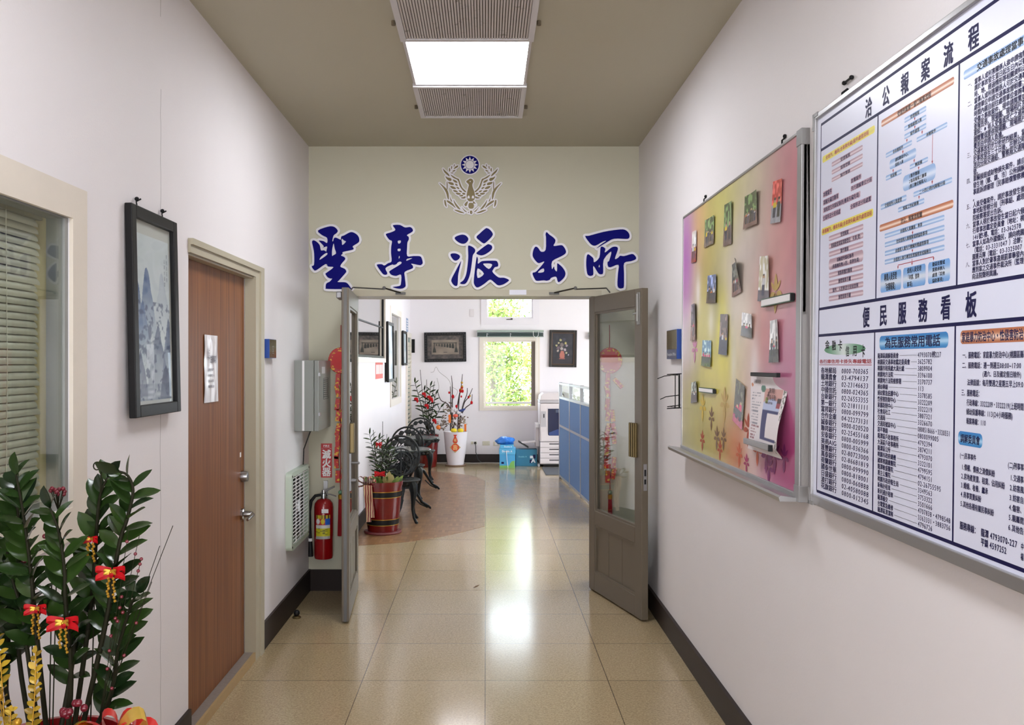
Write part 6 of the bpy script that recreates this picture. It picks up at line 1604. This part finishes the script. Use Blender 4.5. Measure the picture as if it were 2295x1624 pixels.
# white pot arrangement
wp = thing('white_pot_arrangement', 'white tapered pot with a New Year branch arrangement by the end wall', 'plant', (-.475, 14.50, 0))
MB().lathe([(.155, 0), (.165, .006), (.16, .02)], 28).build('saucer', mat('brown saucer', (120, 92, 72), .5), wp)
MB().lathe([(.128, .02), (.13, .03), (.162, .25), (.178, .42), (.186, .52), (.190, .535), (.178, .535), (.17, .48), (.02, .47)], 36, cap=False).build('pot', mat('white glazed pot', (228, 222, 228), .25), wp, smooth=True)
MB().lathe([(.02, .49), (.172, .49)], 24, cap=False).build('moss', mat('moss', (70, 62, 40), .9, bump=.6), wp)
kw = .00697
def W(px, py, y=0.0): return ((px / 7.38 + 920 - 1089) * kw + .475, y, 1.6 - (py / 7.38 + 830 - 814) * kw)
mb = MB()
for pts in (((690, 1000), (690, 500), (690, 250), (675, 85)), ((660, 1000), (665, 500), (655, 265)), ((780, 1000), (800, 500), (840, 250), (857, 60)), ((700, 1000), (800, 430), (815, 370)), ((800, 1000), (860, 600), (930, 400), (940, 290)), ((800, 900), (880, 560), (960, 440), (1025, 295)), ((800, 800), (900, 630), (1000, 540), (1020, 395)), ((690, 900), (640, 590), (500, 490), (445, 335))):
    pp = bez([W(*p, .02 * math.sin(p[0])) for p in pts]); mb.tube(pp, [.010 - .006 * i / len(pp) for i in range(len(pp))], 6)
mb.build('branches', mat('dark branch', (56, 40, 40), .7, bump=.4), wp, smooth=True)
mb = MB()
for pts in (((690, 400), (640, 170), (480, 30), (420, -60), (380, 20), (330, 30)), ((690, 500), (780, 350), (700, 280)), ((560, 700), (520, 560), (420, 540)), ((460, 330), (465, 250), (435, 125))):
    mb.tube(bez([W(*p) for p in pts]), .0022, 4)
mb.build('thin_twigs', mat('grey twig', (120, 104, 100), .7), wp)
rng = random.Random(21); mb = MB()
for i in range(110):
    x, y = rng.choice(((540, 820), (600, 700), (520, 930), (850, 870), (880, 820), (640, 880), (760, 860), (620, 620), (560, 880)))
    p = Vector(W(x + rng.uniform(-60, 60), y + rng.uniform(-70, 70), rng.uniform(-.1, .1))); mb.leaf(p, (rng.uniform(-1, 1), rng.uniform(-.5, .5), rng.uniform(-.3, 1)), (0, -1, .3), rng.uniform(.03, .06), .02, .1, .2, 3)
mb.build('dusty_leaves', leaf_mat('dusty leaf', (96, 60, 56), (150, 140, 120), .6), wp)
mb = MB()
for x, y, r in ((700, 640, .03), (740, 655, .03), (690, 670, .025), (790, 690, .03), (830, 720, .025), (720, 830, .025), (770, 650, .02)): mb.ball(W(x, y, -.06), r, 8, 6)
mb.build('white_blossoms', mat('white silk blossom', (216, 210, 214), .7), wp, smooth=True)
mb = MB()
for x, y, r in ((640, 365, .016), (850, 280, .022), (830, 330, .028), (860, 340, .022), (700, 430, .025), (1010, 530, .022), (960, 440, .018), (760, 590, .02), (840, 430, .014)): mb.ball(W(x, y, -.05), r, 7, 5, (1, .6, 1.3))
mb.build('red_ribbon_knots', M_BOW, wp)
mb = MB()
for x, y, r in ((850, 200, .02), (855, 260, .018), (985, 420, .016), (835, 310, .018)): mb.ball(W(x, y, -.055), r, 7, 5)
mb.build('gold_knots', M_GOLD, wp)
mb = MB(); mb.ball(W(840, 660, -.08), .028, 8, 6, (1.5, .6, .7)); mb.ball(W(880, 640, -.08), .02, 8, 6, (1.5, .6, .7)); mb.build('blue_ribbon', mat('blue ribbon', (44, 64, 130), .5), wp)
mb = MB()
for x0_, x1_, y0_, y1_ in ((632, 672, 725, 860), (890, 925, 880, 1000)):
    a = W(x0_, y1_, 0); c_ = W(x1_, y0_, 0); mb.box(a[0], c_[0], -.12, -.105, a[2], c_[2])
mb.build('orange_envelopes', mat('orange card', (224, 110, 30), .5), wp)
mb = MB(); mb.ball(W(745, 745, -.09), .035, 10, 6, (1.2, .6, .8)); mb.build('coral_blossom', mat('coral silk', (224, 96, 80), .6), wp, smooth=True)
mb = MB()
for x in (720, 830):
    mb.ball(W(x, 985, -.13), .045, 10, 6, (1.1, .5, .8))
mb.build('yellow_blossoms', mat('yellow silk', (232, 206, 30), .5), wp, smooth=True)
t = thing('fortune_paper', 'red and gold diamond paper decoration stuck on the white pot', 'decoration', M=frame_mat((-.475 + .0, 14.50 - .176, .30), (1, 0, 0), (0, -.10, 1)))
mb = MB(); mb.prism([(0, -.085), (.085, 0), (0, .085), (-.085, 0)], .0, .003); mb.build('gold_diamond', mat('gold card', (190, 160, 100), .5, var=.2), t)
mb = MB(); mb.prism([(.058 * math.cos(2 * PI * i / 24), .058 * math.sin(2 * PI * i / 24)) for i in range(24)], .0032, .005); mb.box(-.03, .03, .07, .11, .0032, .006); mb.prism([(-.04, .09), (.04, .09), (.03, .13), (.012, .17), (.03, .20), (-.03, .20), (-.012, .17), (-.03, .13)], .003, .006); mb.build('red_disc', mat('vermilion card', (214, 60, 30), .45), t)
mb = MB(); ctext(mb, '壽', 0, 0, .085, .08, .0056, .01); ctext(mb, '福', 0, .115, .05, .045, .0066, .01); mb.build('lettering', mat('pale gold print', (236, 206, 140), .5), t)

# ---------------------------------------------------------------- photocopier, cartons, partition
M_COP = mat('copier ivory', (214, 204, 206), .4); M_COPD = mat('copier grey', (178, 172, 176), .45)
cp = thing('photocopier', 'large ivory office photocopier with four paper drawers behind the blue partition', 'photocopier', (1.18, 14.60, 0))
MB().box(-.29, .30, -.27, .30, .0, .04).build('base', M_BLACK, cp)
MB().box(-.345, .345, -.29, .32, .04, .385).build('drawer_housing', M_COPD, cp, bevel=.008)
for i in range(4):
    d = MB().box(-.342, .342, -.305, -.291, .055 + i * .083, .133 + i * .083).build('paper_drawer', M_COP, cp, bevel=.004)
    MB().box(-.20, .20, -.3065, -.3045, .098 + i * .083, .116 + i * .083).build('drawer_grip', mat('shadow grey grip', (72, 68, 74), .5), d)
MB().box(-.345, .345, -.30, .32, .388, .98).build('body', M_COP, cp, bevel=.012)
MB().box(-.33, .33, -.304, -.3005, .40, .545).build('front_cover', M_COP, cp, bevel=.003)
mb = MB(); mb.prism([(-.22, .50), (-.205, .485), (.34, .485), (.34, .90), (-.22, .90)], .300, .306); mb.xf(Matrix(((1, 0, 0, 0), (0, 0, -1, 0), (0, 1, 0, 0), (0, 0, 0, 1))))
pn = mb.build('output_bay', mat('navy copier panel', (18, 24, 62), .2), cp)
mb = MB(); mb.prism([(-.21, .53), (-.20, .49), (.33, .49), (.33, .64), (.10, .62), (-.08, .58)], .3062, .3075); mb.xf(Matrix(((1, 0, 0, 0), (0, 0, -1, 0), (0, 1, 0, 0), (0, 0, 0, 1)))); mb.build('bay_sweep', mat('blue copier sweep', (40, 62, 120), .3), pn)
MB().box(-.10, .30, -.315, -.3065, .84, .885).build('control_panel', mat('grey blue panel', (70, 78, 100), .3), cp)
MB().box(-.33, -.25, -.3035, -.3005, .62, .86).build('side_badge', M_COPD, cp); MB().box(-.292, -.276, -.3055, -.3035, .76, .82).build('slot', M_BLACK, cp)
MB().box(-.345, .345, -.28, .30, .985, 1.03).build('scanner_bed', M_COPD, cp, bevel=.006)
mb = MB(); mb.prism([(-.34, 1.03), (.02, 1.03), (.02, 1.10), (-.02, 1.14), (-.28, 1.14), (-.33, 1.10)], -.27, .28); mb.xf(Matrix(((1, 0, 0, 0), (0, 0, -1, 0), (0, 1, 0, 0), (0, 0, 0, 1)))); mb.build('document_feeder', M_COP, cp, bevel=.01)
mb = MB(); mb.prism([(.03, 1.03), (.34, 1.03), (.34, 1.06), (.05, 1.15), (.0, 1.15), (.03, 1.11)], -.25, .27); mb.xf(Matrix(((1, 0, 0, 0), (0, 0, -1, 0), (0, 1, 0, 0), (0, 0, 0, 1)))); mb.build('feeder_tray', M_COPD, cp, bevel=.006)
MB().box(-.405, -.346, -.16, .18, .30, .66).build('side_unit', M_COP, cp, bevel=.01)
mb = MB(); mb.prism([(-.66, .345), (-.40, .365), (-.40, .38), (-.66, .36)], -.1, .14); mb.xf(Matrix(((1, 0, 0, 0), (0, 0, -1, 0), (0, 1, 0, 0), (0, 0, 0, 1)))); mb.build('bypass_tray', M_COP, cp, label='ivory side tray folded out to the left')
MB().box(-.405, -.35, -.2, -.16, .60, .66).build('tray_hinge', M_WHITE, cp, bevel=.006)
M_BLUEB = mat('sky blue carton', (70, 156, 206), .45, var=.06); M_BLUEL = mat('light blue carton lid', (86, 170, 214), .45); M_GRNB = mat('green carton print', (120, 176, 90), .45); M_TEAL = mat('teal carton', (34, 110, 140), .45, var=.1, vscale=3)
M_WTX = mat('white carton print', (226, 232, 240), .5)
bxn = thing('paper_carton', 'sky blue copy paper carton standing on the floor left of the teal carton', 'carton', (.335, 14.35, 0), R(-3))
MB().box(-.118, .118, -.16, .16, 0, .235).build('carton_body', M_BLUEB, bxn, bevel=.003); MB().box(-.1183, .1183, -.1606, -.1602, .0, .035).build('green_strip', M_GRNB, bxn)
MB().box(-.124, .124, -.166, .166, .205, .295).build('carton_lid', M_BLUEL, bxn, bevel=.003)
def front(mb, M=Matrix(((1, 0, 0, 0), (0, 0, -1, 0), (0, 1, 0, 0), (0, 0, 0, 1)))): return mb.xf(M)
mb = MB(); ctext(mb, 'Double A', 0.0, .255, .04, .16, .168, .03); front(mb).build('lettering', M_WTX, bxn)
mb = MB(); mb.box(-.09, -.05, -.161, -.1603, .06, .09); mb.build('blue_badge', M_NAVY, bxn)
mb = MB(); mb.prism([(.03, .03), (.115, .03), (.115, .11), (.07, .10), (.045, .07)], .1605, .162); front(mb).build('leaf_print', M_GRNB, bxn)
MB().tube([(-.012, -.172, .26), (-.004, -.172, .13), (.012, -.172, .005)], .004, 5).build('white_strap', M_WHITE, bxn)
rm = thing('paper_ream', 'blue wrapped paper pack lying on the sky blue carton', 'paper pack', (.335, 14.35, .2965), R(-2))
MB().box(-.115, .095, -.15, .15, 0, .055).build('wrapper', M_BLUEL, rm, bevel=.004); mb = MB(); ctext(mb, 'Double A', 0.01, .028, .03, .12, .1506, .03); front(mb).build('lettering', M_WTX, rm)
bgm = MB(); rngb = random.Random(2)
bgm.ball((0, 0, 0), 1, 24, 14)
for i, v in enumerate(bgm.v):
    n_ = vnoise(v[0] * 3 + 5, v[2] * 4 + v[1] * 2, 3) - .5
    k = 1 + .35 * n_
    bgm.v[i] = (v[0] * .145 * k, v[1] * .13 * k, max(-.045, v[2] * .075 * k))
bag = bgm.build('plastic_bag', mat('blue plastic bag', (48, 120, 214), .2, var=.5, vscale=14, bump=.9, bscale=14), None, smooth=True, loc=(.30, 14.33, .3985))
tag(bag, 'crumpled blue plastic bag on top of the paper pack', 'bag')
tb = thing('paper_carton', 'teal copy paper carton lying on the floor beside the photocopier', 'carton', (.632, 14.52, 0))
MB().box(-.165, .165, -.11, .11, 0, .26).build('carton_body', M_TEAL, tb, bevel=.003)
mb = MB(); ctext(mb, 'Double A', -.06, .15, .03, .13, .111, .03); front(mb).build('lettering', mat('pale teal print', (120, 180, 196), .5), tb)
mb = MB(); ctext(mb, 'a', .085, .155, .07, .06, .112, .05); ctext(mb, 'A', .11, .09, .08, .07, .1122, .05); front(mb).build('logo_letters', M_WTX, tb)
mb = MB(); mb.box(.05, .10, -.1112, -.1104, .05, .10); mb.box(.10, .14, -.1112, -.1104, .12, .18); mb.build('navy_squares', M_NAVY, tb)
bf = thing('black_folder', 'black folder leaning between the two cartons', 'folder', M=Matrix.Translation((.575, 14.50, .30)) @ Matrix.Rotation(R(32), 4, 'Y'))
MB().box(-.10, .08, -.09, .09, .03, .045).build('cover', M_BLACK, bf); MB().box(-.098, .078, -.088, .088, .022, .0295).build('papers', mat('grey paper edge', (150, 148, 150), .6), bf)
tag(MB().box(.800, .834, 14.32, 14.60, 0.0, .05).build('grey_adapter', mat('grey plastic', (150, 148, 152), .5), bevel=.01), 'low grey plastic box on the floor under the copier side tray', 'box')
tag(MB().box(.86, 1.7, 13.25, 14.22, .0005, .008).build('floor_mat', mat('charcoal ribbed mat', (74, 76, 84), .8, bump=.6, bscale=50)), 'charcoal mat on the floor in front of the photocopier', 'mat')
# blue partition
pt = thing('office_partition', 'blue fabric office partition with a glazed top band and silver posts', 'partition', M=frame_mat((1.043, 12.96, 0), (.128, -2.46, 0), (0, 0, 1)))
M_FAB = mat('blue fabric', (104, 138, 190), .75, var=.08, vscale=40, bump=.25, bscale=300); M_POST = mat('silver post', (176, 176, 184), .35, .4)
widths = [1.0, .92, .9, .9]; x = 0.0
for i, w_ in enumerate(widths):
    MB().box(x, x + .04, -.02, 1.318, -.022, .022).xf(Matrix.Translation((0, .02, 0))).build('post', M_POST, pt, bevel=.003)
    for z0, z1 in ((.05, .72), (.75, 1.11)): MB().box(x + .042, x + w_ - .002, z0, z1, -.016, .016).build('fabric_panel', M_FAB, pt)
    MB().box(x + .042, x + w_ - .002, 1.14, 1.305, -.004, .004).build('glass_band', M_PANE, pt)
    mb = MB()
    for z0, z1 in ((.02, .05), (.72, .75), (1.11, 1.14), (1.305, 1.33)): mb.box(x + .042, x + w_ - .002, z0, z1, -.02, .02)
    mb.build('rail', M_POST, pt)
    x += w_
MB().box(x, x + .04, 0, 1.338, -.022, .022).build('post', M_POST, pt)
mb = MB()
for xx in (.02, 1.0, 1.92, 2.82): mb.lathe([(.016, -.0), (.016, .02)], 8).xf(Matrix.Translation((xx + .02, 0, 0)) @ Matrix.Rotation(-PI / 2, 4, 'X'), len(mb.v) - 16)
mb.build('foot', M_BLACK, pt)

# ---------------------------------------------------------------- outside
struct(MB().box(-12, 20, 15.12, 40, -.5, -.4).build('trim_9', mat('outdoor ground', (150, 146, 130), .9)), 'ground outside the end wall windows')
M_TREE = leaf_mat('tree leaf', (84, 112, 44), (164, 182, 84), .5)
M_TREE2 = leaf_mat('yellow green tree leaf', (124, 142, 52), (200, 202, 96), .5)
def tree(label, x, y, h, spread, n, seed, m):
    t = thing('garden_tree', label, 'tree', (x, y, -.4), 0, 'trees outside the end wall window')
    rng = random.Random(seed)
    mb = MB(); mb.tube(bez([(0, 0, 0), (.05, 0, h * .3), (-.03, .05, h * .6), (.06, 0, h * .95)]), [.09 - .004 * i for i in range(16)], 8)
    tips = []
    for i in range(16):
        z = h * rng.uniform(.2, .92); a = rng.uniform(0, 2 * PI); r = spread * rng.uniform(.5, 1.0) * (1.15 - z / h * .6)
        e = Vector((r * math.cos(a), r * math.sin(a), z + r * .5)); mb.tube([(0, 0, z), tuple(e * .5 + Vector((0, 0, z * .5 + .03))), tuple(e)], [.025, .016, .006], 5); tips.append((Vector((0, 0, z)), e))
    mb.build('trunk', mat('tree bark', (104, 92, 74), .8), t, smooth=True)
    mb = MB()
    for i in range(n):
        b_, e = rng.choice(tips); p = b_.lerp(e, rng.uniform(.25, 1.1)) + Vector((rng.gauss(0, .2), rng.gauss(0, .2), rng.gauss(0, .2)))
        mb.leaf(p, (rng.uniform(-1, 1), rng.uniform(-1, 1), rng.uniform(-1, .4)), (rng.uniform(-.6, .6), -1, rng.uniform(-.2, 1)), rng.uniform(.05, .10), .036, .1, .2, 2)
    mb.build('foliage', m, t)
tree('nearer green tree outside the end wall window', .15, 17.2, 3.1, .75, 5000, 5, M_TREE)
tree('yellow green tree behind, outside the right of the window', 1.35, 19.8, 2.6, 1.0, 5200, 9, M_TREE2)
tree('dense low tree outside the left of the window', -.35, 22.6, 3.3, 1.1, 6000, 13, M_TREE)
